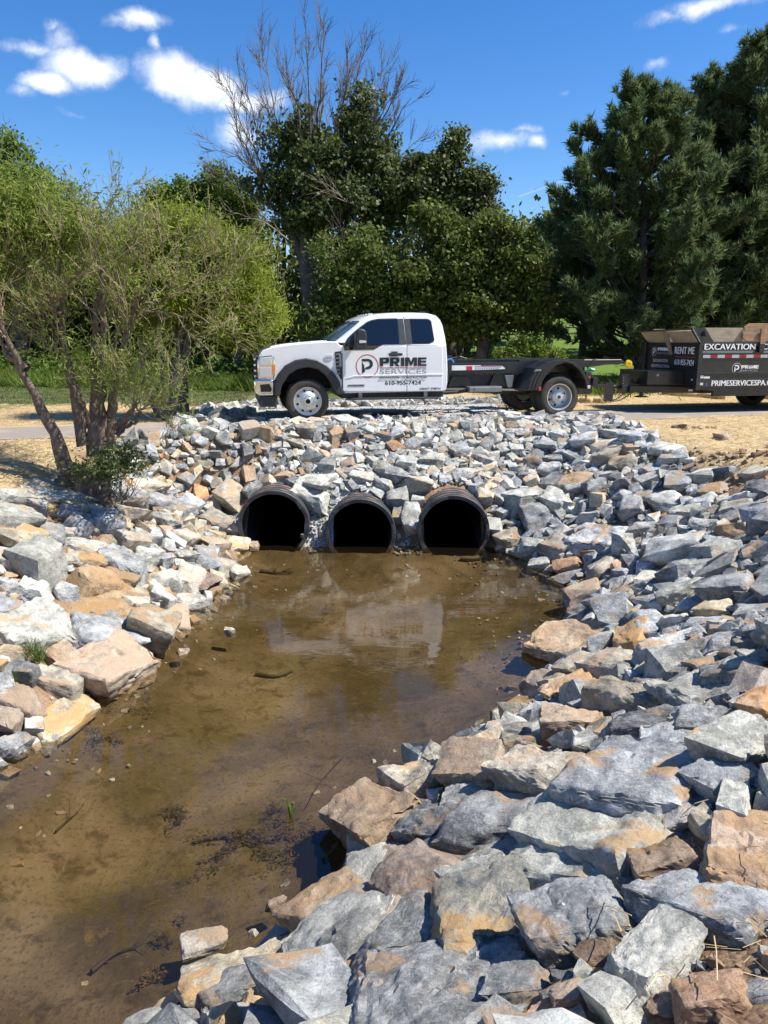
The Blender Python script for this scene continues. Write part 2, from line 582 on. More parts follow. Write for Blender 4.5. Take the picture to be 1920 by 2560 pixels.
def ground_mask(x, y):
    """r: straw mulch, g: grass, b: crushed gravel (rest is bare brown soil)"""
    sd = shore_distance(x, y); q = road_q(x, y)
    P = np.stack([x.ravel(), y.ravel(), np.zeros(x.size)], 1)
    n = fbm(P * 1.1, 4, 21).reshape(x.shape)
    straw = np.clip((sd - bank_width(x, y) - .15 + n * .45) / .35, 0, 1)
    emb = (x > -3.3 + n * .3) & (x < 4.1 + n * .3) & (q < .4 + .2 * n) & (y > 10)
    straw = np.where(emb, 0, straw)
    straw = np.where(y < 3.0, straw * .25, straw)
    gravel = np.clip((1.05 - np.abs((q - 2.6 + .3 * n) / 2.0)) * 6, 0, 1) * np.clip((2.7 + n * .4 - np.abs(x + .1)) * 4, 0, 1)
    gravel = np.maximum(gravel, np.where((y > 10.5) & (y < 11.9) & (np.abs(x + .9) < 1.0), 1, 0))
    straw = np.where((q > 0) & (np.abs(x) < 3) & (q < 4.2), straw * .3, straw)
    far_edge = np.where(x < 0, 16.1 + .25 * (x + 8), 23.0) + 1.2 * n
    grass = np.clip((y - far_edge) / .5, 0, 1)
    patch = ((x + 13.0) / 1.5) ** 2 + ((y - 22.0) / .9) ** 2 < 1 + n
    grass = np.where(patch, 0, grass)
    return straw * (1 - grass), grass, gravel


def build_ground():
    ny, nx = gx.shape
    V = np.stack([gx.ravel(), gy.ravel(), gz.ravel()], 1)
    idx = np.arange(nx * ny).reshape(ny, nx)
    F = np.stack([idx[:-1, :-1], idx[:-1, 1:], idx[1:, 1:], idx[1:, :-1]], -1).reshape(-1, 4)
    c = V[F].mean(1)
    keep = np.ones(len(F), bool)
    for px, py, pz, r in PIPES:      # the pipes pass through the fill
        keep &= ~((np.abs(c[:, 0] - px) < .44) & (c[:, 1] > py - .02) & (c[:, 1] < 18) & (np.hypot(c[:, 0] - px, c[:, 2] - pz) < .50))
    F = F[keep]
    m, t, b = new_mat('ground_soil_straw_grass')
    at = nd(t, 'ShaderNodeVertexColor', layer_name='cover')
    sep = nd(t, 'ShaderNodeSeparateColor'); t.links.new(at.outputs[0], sep.inputs[0])
    pos = nd(t, 'ShaderNodeNewGeometry').outputs['Position']
    n1 = noise(t, pos, 4, 8, .6); n2 = noise(t, pos, 40, 5, .6)
    soil = ramp(t, n1, [(.3, (.16, .10, .06)), (.55, (.27, .18, .11)), (.75, (.38, .27, .17))])
    soil = mixc(t, math_n(t, 'MULTIPLY', smooth_range(t, n2, .5, .7), .5), soil, (.12, .08, .05))
    # straw: crossing fibres
    fib = None
    for k, (ang, sc) in enumerate(((.3, 1), (1.3, 1.2), (2.2, .9), (2.9, 1.1))):
        mp = nd(t, 'ShaderNodeMapping'); mp.inputs['Rotation'].default_value = (0, 0, ang); mp.inputs['Scale'].default_value = (6 * sc, 95 * sc, 6)
        t.links.new(pos, mp.inputs['Vector'])
        f = noise(t, mp.outputs[0], 1, 3, .6, 1.2)
        fib = f if fib is None else math_n(t, 'MAXIMUM', fib, f)
    straw = ramp(t, fib, [(.42, (.12, .078, .04)), (.52, (.31, .22, .115)), (.62, (.52, .40, .22)), (.78, (.72, .59, .37))])
    straw = mixc(t, math_n(t, 'MULTIPLY', smooth_range(t, noise(t, pos, 1.6, 6, .6), .58, .75), .45), straw, (.24, .16, .09))
    gr = noise(t, pos, 60, 6, .7)
    grass = ramp(t, gr, [(.3, (.035, .05, .015)), (.5, (.085, .115, .03)), (.75, (.16, .18, .06))])
    grass = mixc(t, math_n(t, 'MULTIPLY', smooth_range(t, noise(t, pos, .35, 5, .6), .5, .62), .6), grass, (.17, .15, .075))
    sepp = nd(t, 'ShaderNodeSeparateXYZ'); t.links.new(pos, sepp.inputs[0])
    hillg = ramp(t, gr, [(.3, (.06, .11, .015)), (.7, (.16, .24, .04))])
    hg = smooth_range(t, sepp.outputs[1], 27, 31)
    grass = mixc(t, hg, grass, hillg)
    vo = nd(t, 'ShaderNodeTexVoronoi'); vo.inputs['Scale'].default_value = 34; t.links.new(pos, vo.inputs['Vector'])
    sepv = nd(t, 'ShaderNodeSeparateColor'); t.links.new(vo.outputs['Color'], sepv.inputs[0])
    grav = ramp(t, sepv.outputs[0], [(0, (.22, .22, .21)), (.5, (.42, .42, .40)), (1, (.62, .61, .57))])
    c = mixc(t, sep.outputs[0], soil, straw)
    c = mixc(t, sep.outputs[1], c, grass)
    c = mixc(t, sep.outputs[2], c, grav)
    t.links.new(c, b.inputs['Base Color'])
    b.inputs['Roughness'].default_value = .95; b.inputs['Specular IOR Level'].default_value = .15
    h = math_n(t, 'ADD', math_n(t, 'MULTIPLY', n2, .8), math_n(t, 'MULTIPLY', fib, .9))
    h = math_n(t, 'SUBTRACT', h, math_n(t, 'MULTIPLY', vo.outputs['Distance'], .8))
    bump(t, b, h, .7, .02)
    # bed of the stream: silt, leaves, ochre algae
    m2, t, b = new_mat('stream_bed_silt')
    pos = nd(t, 'ShaderNodeNewGeometry').outputs['Position']
    n0 = noise(t, pos, .8, 5, .6, .5); n1 = noise(t, pos, 5, 9, .7, .4); n2 = noise(t, pos, 30, 6, .7)
    c = ramp(t, n0, [(.36, (.080, .062, .022)), (.5, (.132, .102, .052)), (.64, (.21, .165, .10))])
    c = mixc(t, math_n(t, 'MULTIPLY', smooth_range(t, n1, .50, .66), .75), c, (.05, .036, .015))
    c = mixc(t, math_n(t, 'MULTIPLY', smooth_range(t, n2, .50, .66), .6), c, (.05, .034, .014))
    c = mixc(t, math_n(t, 'MULTIPLY', smooth_range(t, noise(t, vmath(t, 'MULTIPLY', pos, (1, 2.2, 1)), 11, 8, .7, .6), .54, .68), .5), c, (.21, .16, .10))
    c = mixc(t, math_n(t, 'MULTIPLY', smooth_range(t, noise(t, pos, 2.3, 8, .7, .8), .6, .7), .6), c, (.20, .145, .035))
    c = mixc(t, math_n(t, 'MULTIPLY', smooth_range(t, noise(t, pos, 1.3, 9, .75, 1.0), .66, .74), .8), c, (.045, .032, .016))
    t.links.new(c, b.inputs['Base Color']); b.inputs['Roughness'].default_value = .9; b.inputs['Specular IOR Level'].default_value = .1
    bump(t, b, math_n(t, 'ADD', n1, n2), .6, .03)
    cz = V[F].mean(1)
    mi = (cz[:, 2] < -.012).astype(int)
    o = mesh_np('ground', V, F, [m, m2], smooth=True, mat_idx=mi)
    tag(o, 'brown soil, straw mulch and grass around the stream, with the silty stream bed', kind='structure')
    s, g, gv = ground_mask(gx, gy)
    ca = o.data.color_attributes.new('cover', 'FLOAT_COLOR', 'POINT')
    ca.data.foreach_set('color', np.stack([s.ravel(), g.ravel(), gv.ravel(), np.ones(s.size)], 1).astype(np.float32).ravel())
    return o


build_ground()


def build_water():
    m, t, b = new_mat('shallow_brown_water')
    t.nodes.remove(b)
    pos = nd(t, 'ShaderNodeNewGeometry').outputs['Position']
    mp = nd(t, 'ShaderNodeMapping'); mp.inputs['Scale'].default_value = (1, 2.2, 1); t.links.new(pos, mp.inputs[0])
    h = math_n(t, 'ADD', math_n(t, 'MULTIPLY', noise(t, mp.outputs[0], 3.0, 3, .5), 1.0), math_n(t, 'MULTIPLY', noise(t, mp.outputs[0], 14, 3, .5), .12))
    bp = nd(t, 'ShaderNodeBump'); bp.inputs['Strength'].default_value = .03; bp.inputs['Distance'].default_value = .05
    t.links.new(h, bp.inputs['Height'])
    tr = nd(t, 'ShaderNodeBsdfTransparent'); tr.inputs[0].default_value = (.87, .80, .69, 1)
    murk = nd(t, 'ShaderNodeBsdfDiffuse'); murk.inputs[0].default_value = (.12, .09, .05, 1)
    ms = nd(t, 'ShaderNodeMixShader'); ms.inputs[0].default_value = .05
    t.links.new(tr.outputs[0], ms.inputs[1]); t.links.new(murk.outputs[0], ms.inputs[2])
    gl = nd(t, 'ShaderNodeBsdfGlossy'); gl.inputs['Roughness'].default_value = .015; t.links.new(bp.outputs[0], gl.inputs['Normal'])
    fr = nd(t, 'ShaderNodeFresnel'); fr.inputs['IOR'].default_value = 1.58; t.links.new(bp.outputs[0], fr.inputs['Normal'])
    mx = nd(t, 'ShaderNodeMixShader')
    t.links.new(fr.outputs[0], mx.inputs[0]); t.links.new(ms.outputs[0], mx.inputs[1]); t.links.new(gl.outputs[0], mx.inputs[2])
    t.links.new(mx.outputs[0], t.nodes['Material Output'].inputs[0])
    V = [(-9, -4, 0), (5, -4, 0), (5, 18.5, 0), (-9, 18.5, 0)]
    o = mesh_np('stream_water', V, [[0, 1, 2, 3]], m)
    tag(o, 'shallow still brown stream water with reflections of the truck and pipes', kind='structure')


build_water()


# asphalt path
def build_path():
    m, t, b = new_mat('worn_asphalt_path')
    pos = nd(t, 'ShaderNodeNewGeometry').outputs['Position']
    n = noise(t, pos, 90, 4, .7); n1 = noise(t, pos, 1.3, 6, .6)
    c = ramp(t, n, [(.3, (.17, .145, .12)), (.7, (.30, .26, .22))])
    c = mixc(t, math_n(t, 'MULTIPLY', smooth_range(t, n1, .45, .7), .6), c, (.42, .33, .22))
    t.links.new(c, b.inputs['Base Color']); b.inputs['Roughness'].default_value = .9
    bump(t, b, n, .4, .006)
    xs = np.linspace(-60, 60, 400)
    V, F = [], []
    for i, x in enumerate(xs):
        w0 = .0 + .05 * math.sin(x * 2.1) + .03 * math.sin(x * 5.3)
        w1 = 1.8 + .35 * min(1, max(0, (x - 2) / 3)) + .05 * math.sin(x * 1.7 + 1)
        for w in (w0, w1):
            V.append((x, 12.82 + .279 * x + w, ROAD_Z + .004 + (0 if abs(x) < 20 else .05)))
    n = len(xs)
    T = [v[:2] + (v[2] - .06,) for v in V]
    V = V + T; k = 2 * n
    for i in range(n - 1):
        a = 2 * i
        F.append((a, a + 2, a + 3, a + 1))
        F.append((a, a + k, a + 2 + k, a + 2)); F.append((a + 1, a + 3, a + 3 + k, a + 1 + k))
    o = mesh_np('asphalt_path', V, F, m)
    tag(o, 'narrow dusty asphalt path crossing over the culvert', kind='structure')
    # crushed stone pad that buries the path over the pipes
    m, t, b = new_mat('crushed_gravel')
    pos = nd(t, 'ShaderNodeNewGeometry').outputs['Position']
    vo = nd(t, 'ShaderNodeTexVoronoi'); vo.inputs['Scale'].default_value = 42; t.links.new(pos, vo.inputs['Vector'])
    sv = nd(t, 'ShaderNodeSeparateColor'); t.links.new(vo.outputs['Color'], sv.inputs[0])
    t.links.new(ramp(t, sv.outputs[0], [(0, (.20, .20, .19)), (.5, (.42, .42, .40)), (1, (.68, .67, .63))]), b.inputs['Base Color'])
    b.inputs['Roughness'].default_value = .9
    bump(t, b, math_n(t, 'MULTIPLY', vo.outputs['Distance'], -1), .9, .03)
    X = np.linspace(-2.9, 2.9, 110); Q = np.linspace(.35, 4.4, 70)
    A, B = np.meshgrid(X, Q)
    Y = 12.82 + .279 * A + B
    P = np.stack([A.ravel(), Y.ravel(), np.zeros(A.size)], 1)
    ed = np.minimum((2.9 - np.abs(A)) / .5, np.minimum((B - .35) / .3, (4.4 - B) / .3)).clip(0, 1)
    Z = ROAD_Z - .045 + .062 * ed + (fbm(P * 6, 3, 5) * .012).reshape(A.shape) * ed
    idx = np.arange(A.size).reshape(A.shape)
    F = np.stack([idx[:-1, :-1], idx[:-1, 1:], idx[1:, 1:], idx[1:, :-1]], -1).reshape(-1, 4)
    o = mesh_np('gravel_pad', np.stack([A.ravel(), Y.ravel(), Z.ravel()], 1), F, m, smooth=True)
    tag(o, 'pale crushed gravel driven flat under the truck', kind='structure')


build_path()


# ------------------------------------------------------------------ culvert pipes
def build_pipes():
    m, t, b = new_mat('black_ribbed_plastic')
    tc = nd(t, 'ShaderNodeTexCoord').outputs['Object']
    n = noise(t, tc, 5, 8, .65)
    c = ramp(t, n, [(.3, (.022, .023, .025)), (.6, (.05, .051, .053)), (.8, (.11, .105, .10))])
    geo = nd(t, 'ShaderNodeNewGeometry'); sp = nd(t, 'ShaderNodeSeparateXYZ'); t.links.new(geo.outputs['Normal'], sp.inputs[0])
    dust = math_n(t, 'MULTIPLY', smooth_range(t, sp.outputs[2], .75, 1.0), smooth_range(t, noise(t, tc, 3, 6, .6), .35, .6))
    c = mixc(t, math_n(t, 'MULTIPLY', dust, .75), c, (.27, .17, .11))
    sc = noise(t, vmath(t, 'MULTIPLY', tc, (2, 9, 9)), 3, 8, .7, .8)
    c = mixc(t, math_n(t, 'MULTIPLY', smooth_range(t, sc, .55, .68), .6), c, (.17, .165, .155))
    so = nd(t, 'ShaderNodeSeparateXYZ'); t.links.new(tc, so.inputs[0])
    wl = smooth_range(t, so.outputs[2], -.08, -.26)
    c = mixc(t, math_n(t, 'MULTIPLY', wl, .6), c, (.17, .125, .08))
    t.links.new(c, b.inputs['Base Color']); b.inputs['Roughness'].default_value = .55
    bump(t, b, n, .2, .01)
    inner = simple('dark_pipe_lining', (.03, .03, .03), .45, var=.4, scale=4, dirt=((.14, .10, .06), .4))
    labels = ['black culvert pipe under the big pale slab, farthest from the trailer',
              'middle black culvert pipe with small gravel heaped on both sides',
              'black culvert pipe with rusty brown soil stains along its top']
    for i, (x, y, z, r) in enumerate(PIPES):
        root = empty('culvert_pipe', (x, y, z), label=labels[i], cat='culvert pipe', group='culvert pipes under the path')
        root.rotation_euler = (0, 0, (R(1.5), 0, R(-2))[i])
        bm = bmesh.new()
        prof = [(r - .055, 0.0), (r - .012, 0.0), (r, .012), (r, .035)]
        yy = .035
        while yy < 1.3:            # annular corrugations
            prof += [(r - .004, yy + .012), (r - .036, yy + .03), (r - .036, yy + .055), (r - .003, yy + .072), (r, yy + .09), (r, yy + .145)]
            yy += .155
        prof += [(r, 7.5)]
        add_lathe(bm, prof, (0, 0, 0), 72)
        bm_obj('corrugated_shell', bm, m, root, smooth=True, angle=50)
        bm = bmesh.new()
        add_lathe(bm, [(r - .055, .0), (r - .06, .02), (r - .062, 7.5), (0, 7.5)], (0, 0, 0), 72)  # lining plus an added end cap that keeps daylight out of the bore
        bm_obj('lining', bm, inner, root, smooth=True, angle=50)
        bm = bmesh.new()           # the cut, slightly ragged lip
        for k in range(72):
            pass
        add_lathe(bm, [(r - .058, -.006), (r - .006, -.008), (r + .001, .004), (r - .03, .006)], (0, 0, 0), 72)
        for v in bm.verts:
            a = math.atan2(v.co.z, v.co.x)
            v.co.y += .008 * math.sin(3 * a + i) + .004 * math.sin(11 * a)
        bm_obj('rim', bm, m, root, smooth=True)
        if i == 0:
            bm = bmesh.new(); add_box(bm, .40, .455, -.05, .03, -.19, -.13)
            bm_obj('torn_flap', bm, m, root, bevel=.01)


build_pipes()


# ------------------------------------------------------------------ rocks
# photo x, y, width, height, tilt of the long axis in degrees, stone class, name
ROCKS = '''
1036 1972 128 115 -30 C cream boulder with shaded cleft
1195 1938 169 118 0 T big blocky tan boulder
1296 1881 88 81 10 C
1333 1861 61 41 0 W
1374 1938 162 101 -15 C cracked cream boulder
1276 1972 57 37 0 T
942 2063 176 122 -15 T tan-topped boulder with dark front
1090 2077 135 88 -8 G dark notched boulder
1185 2003 149 61 20 W
1273 2060 284 101 5 G wide dark mud-topped boulder
1354 1986 88 54 0 G
1556 1982 277 149 -12 B big blue-grey domed boulder
1671 1925 189 61 -10 W
1556 1881 95 61 5 W
1428 1827 135 81 0 T muddy tan block
1597 1827 169 54 5 G
1755 1810 149 47 0 G
1695 1857 162 54 0 B
1860 1881 203 135 35 W large pale boulder at right edge
1813 1955 189 88 20 B
1502 2104 263 115 -12 W streaked pale oblong boulder
1212 2116 270 54 -6 G long dark slab edge
959 2141 74 176 20 W steep white shoreline boulder
996 2165 101 95 0 T
1070 2212 230 128 28 R brown-grey ridged boulder
1205 2212 196 108 20 W
1441 2171 290 95 -6 W long pale green slab
1212 2316 176 270 8 M ochre-blotched upright slab
1462 2323 344 162 12 B big blue-and-white block
1684 2178 182 135 15 R grey-brown tilted wedge
1880 2117 101 230 0 R tall brown boulder at right edge
1765 2266 223 101 -22 B blue-white arrowhead boulder
1647 2414 250 169 42 W light grey oval slab
1499 2397 108 101 0 R small brown cube
1786 2509 216 135 8 O rounded orange boulder
1900 2259 61 41 0 T
847 2286 189 122 38 T long tan shoreline slab
874 2340 223 101 42 W white-grey slanted slab
928 2367 169 88 40 C
1023 2374 243 162 35 G dark blue-grey faceted boulder
1090 2502 574 135 6 G huge dark bottom slab
1300 2468 196 101 8 B
1438 2509 115 101 10 R
1374 2546 135 41 5 O
1421 2451 81 54 0 G
1671 2502 47 101 -10 R
1900 2482 47 74 -20 B
1725 2036 169 61 22 B
1686 1955 34 34 0 R
1722 1976 54 41 30 R
1630 2090 54 41 0 R
515 2413 116 46 12 C flat cream rock in the shallows
608 2454 278 75 15 C
457 2523 98 75 35 T
567 2500 162 87 10 G
666 2535 104 52 10 T
723 2373 69 46 40 C
694 2315 46 29 20 R
635 2379 20 16 0 C
1511 1348 123 74 -5 B big flat blue-grey boulder
1318 1258 98 66 25 W large pale wedge boulder
1342 1299 61 53 -50 G
1281 1348 78 45 20 C
1324 1373 57 39 0 W
1388 1367 61 49 -25 C
1427 1416 78 39 10 O orange-brown waterline rock
1412 1453 57 27 -18 G grey wedge in the water
1349 1412 53 27 10 W
1375 1427 31 14 0 C
1498 1434 111 53 22 C
1461 1492 119 49 18 T
1457 1533 70 45 0 G
1535 1512 135 49 12 B
1619 1563 94 61 -35 B
1416 1614 123 66 -12 T tan boulder jutting into the water
1511 1621 94 66 25 W
1586 1604 66 82 0 T
1658 1639 164 66 12 B wide slate-blue boulder
1457 1678 107 61 30 C
1564 1672 135 49 -5 C
1363 1717 86 49 -15 T rounded tan waterline rock
1445 1729 172 61 22 T broad tan sloping boulder
1285 1776 90 39 5 T low tan block in the water
1345 1795 90 57 30 W
1584 1766 139 74 -15 C cream boulder with clods
1752 1742 156 70 -18 W big pale rounded boulder
1615 1713 111 33 12 C
1695 1717 86 49 22 B
1765 1670 98 41 12 C
1802 1709 86 70 0 G
1877 1684 78 70 0 W
1896 1766 61 74 0 O ochre boulder at right edge
1853 1762 61 41 20 W
1644 1754 49 37 0 C
1826 1475 127 66 8 G
1703 1483 123 53 22 W
1736 1416 102 53 25 W
1802 1385 86 66 -30 W
1881 1381 78 37 5 W
1695 1377 107 61 10 W
1601 1336 66 53 0 W
1765 1315 74 33 15 W
1724 1282 70 29 10 W
1580 1270 41 57 0 G
1617 1418 70 41 25 B
1617 1459 45 53 0 W
1789 1528 82 37 5 C
1892 1533 57 82 35 W
1691 1561 53 53 0 W
1773 1567 102 33 0 B
1797 1608 98 41 10 B
1722 1590 45 33 10 T
1609 1504 41 25 0 G
1474 1385 37 41 0 R
1424 1217 82 45 0 C
1392 1254 53 49 -20 W
1470 1295 53 33 0 W
1847 1250 66 37 10 W
1896 1229 61 37 0 G
1634 1516 37 25 0 W
1826 1643 49 45 0 G
1879 1614 74 37 10 W
1265 1282 45 33 20 G
785 1245 107 54 -12 W cracked pale slab above left pipe
582 1245 67 76 0 C cream boulder beside left pipe
990 1245 62 47 0 W
1040 1211 76 49 0 C
1028 1294 47 62 0 W pale block between pipes
999 1289 36 36 0 W
596 1452 45 49 0 C lone cream rock at stream foot
589 1365 58 29 -5 C
635 1369 27 13 0 T
1236 1314 31 36 0 W
1263 1354 49 38 10 C
941 1234 40 18 -25 W
1585 1101 56 44 0 B
1630 1091 38 28 10 G
1544 1085 56 22 -10 W
1513 1118 88 31 8 C
1525 1140 78 41 30 C
1460 1108 60 44 0 B
1659 1123 60 31 -20 W
1679 1144 78 34 8 B
1696 1201 33 60 5 B
1759 1191 44 28 0 W
1886 1188 47 28 0 C
1789 1226 41 28 0 T
1767 1257 69 34 15 B
1670 1254 66 38 -10 W
1438 1229 53 38 10 G
1525 1188 38 22 10 B
1510 1050 34 28 0 R
1557 1160 56 31 0 C
1717 1154 34 19 0 W
1629 1173 41 19 -20 B
1839 1270 63 34 15 W
1811 1179 38 28 0 G
1880 1245 28 28 0 B
1619 1242 60 19 5 G
1696 1068 26 14 -15 R dark lone stone on the straw
1804 1094 33 24 25 R tilted lone stone on the straw
91 1420 120 116 -20 W largest blue-white left boulder
95 1487 96 66 -15 W white wedge boulder
41 1300 77 50 0 W
58 1354 81 66 20 C
120 1345 39 62 0 G
154 1335 50 31 -10 B
170 1287 44 42 0 B
91 1268 54 35 -15 B
35 1239 81 31 0 W
83 1233 33 23 0 B
110 1212 58 23 0 C
174 1208 62 23 20 C
166 1242 112 31 0 W
262 1233 58 54 0 W white rounded boulder
270 1312 69 66 0 B
322 1287 81 46 -25 C
247 1268 58 31 0 W
218 1302 58 35 0 W
197 1273 42 31 0 C
378 1223 69 35 0 C
394 1258 48 39 0 B
449 1275 64 41 0 B
340 1246 85 31 -48 G
409 1302 64 27 -10 W
529 1312 85 54 -32 C
502 1242 35 42 0 O
415 1333 50 31 -45 O rust-orange left rock
386 1352 44 39 0 B
417 1370 29 39 0 W
459 1349 54 42 10 C
529 1370 58 48 0 T
453 1389 58 35 0 W
367 1393 54 44 0 W
411 1404 46 46 -30 B
505 1404 66 50 -50 B
330 1362 62 58 0 C
270 1358 50 29 0 C
282 1381 66 23 0 C
204 1366 100 27 -6 W
168 1403 41 46 0 C
226 1403 66 37 0 T
309 1418 131 50 -22 G long grey leaning slab
291 1445 104 37 -15 T
170 1484 54 58 0 B
231 1462 81 69 0 T
320 1474 89 25 0 C
231 1526 185 33 13 T long flat brown slab
411 1455 64 66 0 W
469 1447 66 42 60 C
505 1455 62 27 42 R
556 1424 58 42 0 C
475 1505 54 31 5 W
336 1520 58 58 0 C
401 1501 66 50 -30 W
372 1578 104 89 60 C big cream boulder at the waterline
436 1543 31 62 0 T
253 1590 139 62 -3 B blue-grey boulder with tan cap
270 1551 85 46 -20 W
87 1580 150 73 8 W big pale mud-patched boulder
23 1540 54 66 0 B
208 1613 58 42 -20 G
158 1651 123 73 -32 T smooth tan slanting boulder
270 1669 135 77 25 T lumpy tan waterline boulder
35 1632 73 42 0 C
50 1686 89 54 -8 G dark rock beside grass tuft
147 1717 116 58 -25 C
58 1767 108 58 -18 T rounded tan boulder near left edge
162 1783 108 39 25 C flat tan-and-white waterline rock
87 1819 44 42 0 W small white waterline block
15 1806 50 58 -20 T
27 1867 66 42 15 G
577 1630 29 21 0 C lone cream stone in the stream
461 1671 23 11 0 R low brown stone in the stream
123 1559 46 35 0 C
540 1343 31 23 0 C
536 1269 42 46 0 C
12 1389 54 69 0 C
23 1443 35 23 0 T
668 1082 35 42 80 T upright tan stone below front wheel
764 1080 51 36 0 C
702 1059 36 24 0 C
636 1052 39 18 -35 W
621 1077 45 45 0 C
751 1050 33 21 -15 T
793 1059 48 24 -20 C
831 1053 45 30 15 C
868 1059 63 38 5 W
916 1044 29 24 0 W
962 1038 69 17 8 R flat brown slab at the crest
989 1053 29 26 0 G
838 1092 45 29 15 T
879 1086 39 33 30 G
921 1098 33 20 0 B
987 1121 39 27 -45 O
965 1092 45 27 -10 B
820 1168 39 42 0 G
850 1139 45 27 5 W
819 1119 27 24 15 W
953 1177 45 36 0 W
992 1189 57 36 75 G
787 1204 87 29 -10 W long pale rock above left pipe
730 1207 39 26 -15 G
671 1202 44 24 0 C
624 1189 32 42 0 T
647 1174 29 30 0 W
633 1226 42 27 30 G
690 1119 26 24 0 W
901 1198 63 33 0 W
959 1213 47 27 -10 W
956 1141 36 24 0 G
1031 1113 42 27 30 G
1064 1135 29 27 0 W
715 1189 51 14 5 T
1043 1252 33 24 0 W
1052 1068 27 18 0 C
1164 1046 50 23 0 C
1109 1043 26 24 0 R
1272 1043 51 26 -30 W
1314 1062 42 18 5 W
1362 1034 32 27 0 C pale boulder against rear wheel
1399 1041 33 20 -42 B
1474 1053 33 29 0 B
1236 1095 24 30 0 G
1210 1116 42 35 30 G
1145 1127 54 29 15 B
1257 1125 29 27 -40 W
1290 1125 36 27 0 W
1344 1147 51 27 80 G
1369 1113 54 27 -5 B
1366 1150 26 21 0 W
1390 1153 33 24 0 G
1378 1177 57 32 0 B
1334 1187 29 21 0 W
1305 1195 33 29 0 G
1281 1171 26 24 0 W
1085 1150 48 30 30 W
1142 1095 45 26 15 W
1161 1184 50 21 12 W
1233 1141 42 23 0 W
1332 1207 45 36 10 C
1393 1208 69 29 -5 G
1209 1243 45 32 -10 C
1251 1242 45 29 35 G
1492 1219 66 42 15 B
1263 1178 18 15 0 O
1118 1180 33 20 20 C
'''


def hull_mesh(n, dims, lo_corner=.38):
    """convex fractured block as (V, T)"""
    cor = np.array([(i, j, k) for i in (-1, 1) for j in (-1, 1) for k in (-1, 1)], float) * rng.uniform(lo_corner, 1.0, (8, 3))
    pts = rng.uniform(-1, 1, (max(3, n - 9), 3))
    pts /= (np.abs(pts) ** 4.0).sum(1)[:, None] ** (1 / 4.0)
    pts = np.concatenate([cor, pts * rng.uniform(.85, 1.0, (len(pts), 1))])
    # shear some so that blocks get slanted ends
    pts[:, 0] += pts[:, 2] * rng.uniform(-.3, .3)
    pts[:, 1] += pts[:, 0] * rng.uniform(-.2, .2)
    bm = bmesh.new()
    for p in pts: bm.verts.new(p)
    r = bmesh.ops.convex_hull(bm, input=bm.verts)
    dead = [g for g in r['geom_interior'] if isinstance(g, bmesh.types.BMVert)]
    if dead: bmesh.ops.delete(bm, geom=dead, context='VERTS')
    bmesh.ops.triangulate(bm, faces=bm.faces)
    bm.verts.index_update()
    V = np.array([v.co[:] for v in bm.verts]); T = np.array([[v.index for v in f.verts] for f in bm.faces])
    bm.free()
    lo, hi = V.min(0), V.max(0)
    V = (V - (lo + hi) / 2) / (hi - lo) * 2
    return V * np.asarray(dims) / 2, T


def subdivide(V, T):
    E = np.sort(np.concatenate([T[:, [0, 1]], T[:, [1, 2]], T[:, [2, 0]]]), 1)
    U, inv = np.unique(E, axis=0, return_inverse=True)
    inv = inv.reshape(-1)
    M = V[U].mean(1)
    n, m = len(V), len(T)
    a, b, c = inv[:m] + n, inv[m:2 * m] + n, inv[2 * m:] + n
    T2 = np.concatenate([np.stack([T[:, 0], a, c], 1), np.stack([a, T[:, 1], b], 1), np.stack([c, b, T[:, 2]], 1), np.stack([a, b, c], 1)])
    return np.concatenate([V, M]), T2


def relax(V, T, k=.5):
    S = np.zeros_like(V); C = np.zeros(len(V))
    for i, j in ((0, 1), (1, 2), (2, 0)):
        np.add.at(S, T[:, i], V[T[:, j]]); np.add.at(C, T[:, i], 1)
        np.add.at(S, T[:, j], V[T[:, i]]); np.add.at(C, T[:, j], 1)
    return V * (1 - k) + S / C[:, None] * k


def normals(V, T):
    fn = np.cross(V[T[:, 1]] - V[T[:, 0]], V[T[:, 2]] - V[T[:, 0]])
    N = np.zeros_like(V)
    for i in range(3): np.add.at(N, T[:, i], fn)
    return N / (np.linalg.norm(N, axis=1)[:, None] + 1e-12)


def detailed_rock(dims, level, n=None):
    V, T = hull_mesh(n or int(rng.integers(11, 17)), dims, .76 if level == 5 else (.5 if level == 4 else .38))
    s = float(np.mean(sorted(dims)[1:]))
    for l in range(level):
        V, T = subdivide(V, T)
        if l == 2: V = relax(V, T, .45)
    if level >= 2:
        N = normals(V, T)
        o = rng.uniform(0, 80, 3)
        d = .030 * s * fbm(V / s * 2.2 + o, 3, 5)
        qn = vnoise(V / s * 2.4 + o + 11, 15) * 3.2
        fq = qn - np.floor(qn)
        d = d + .028 * s * (np.floor(qn) + np.clip((fq - .42) / .16, 0, 1)) / 1.6      # fracture ledges
        if level >= 3:
            ch = vnoise(V / s * 5 + o, 9)
            d = d - .06 * s * np.clip(ch - .35, 0, 1)                                    # spalls
            st = vnoise(V / s * np.array([2.0, 3.0, 16.0]) + o, 12)
            d = d + .006 * s * st
            d = d + .017 * s * fbm(V / s * 12 + o, 3, 31, .6)
        if level >= 4:
            d = d + .007 * s * fbm(V / s * 30 + o, 2, 41)
            d = d - .012 * s * (np.abs(vnoise(V / s * 2 + o + 30, 77)) < .02)            # cracks
        V = V + N * d[:, None]
    return V, T


def terrain_normal(x, y, e=.22):
    dzx = (ground_z(x + e, y, False) - ground_z(x - e, y, False)) / (2 * e)
    dzy = (ground_z(x, y + e, False) - ground_z(x, y - e, False)) / (2 * e)
    return Vector((-float(dzx), -float(dzy), 1)).normalized()


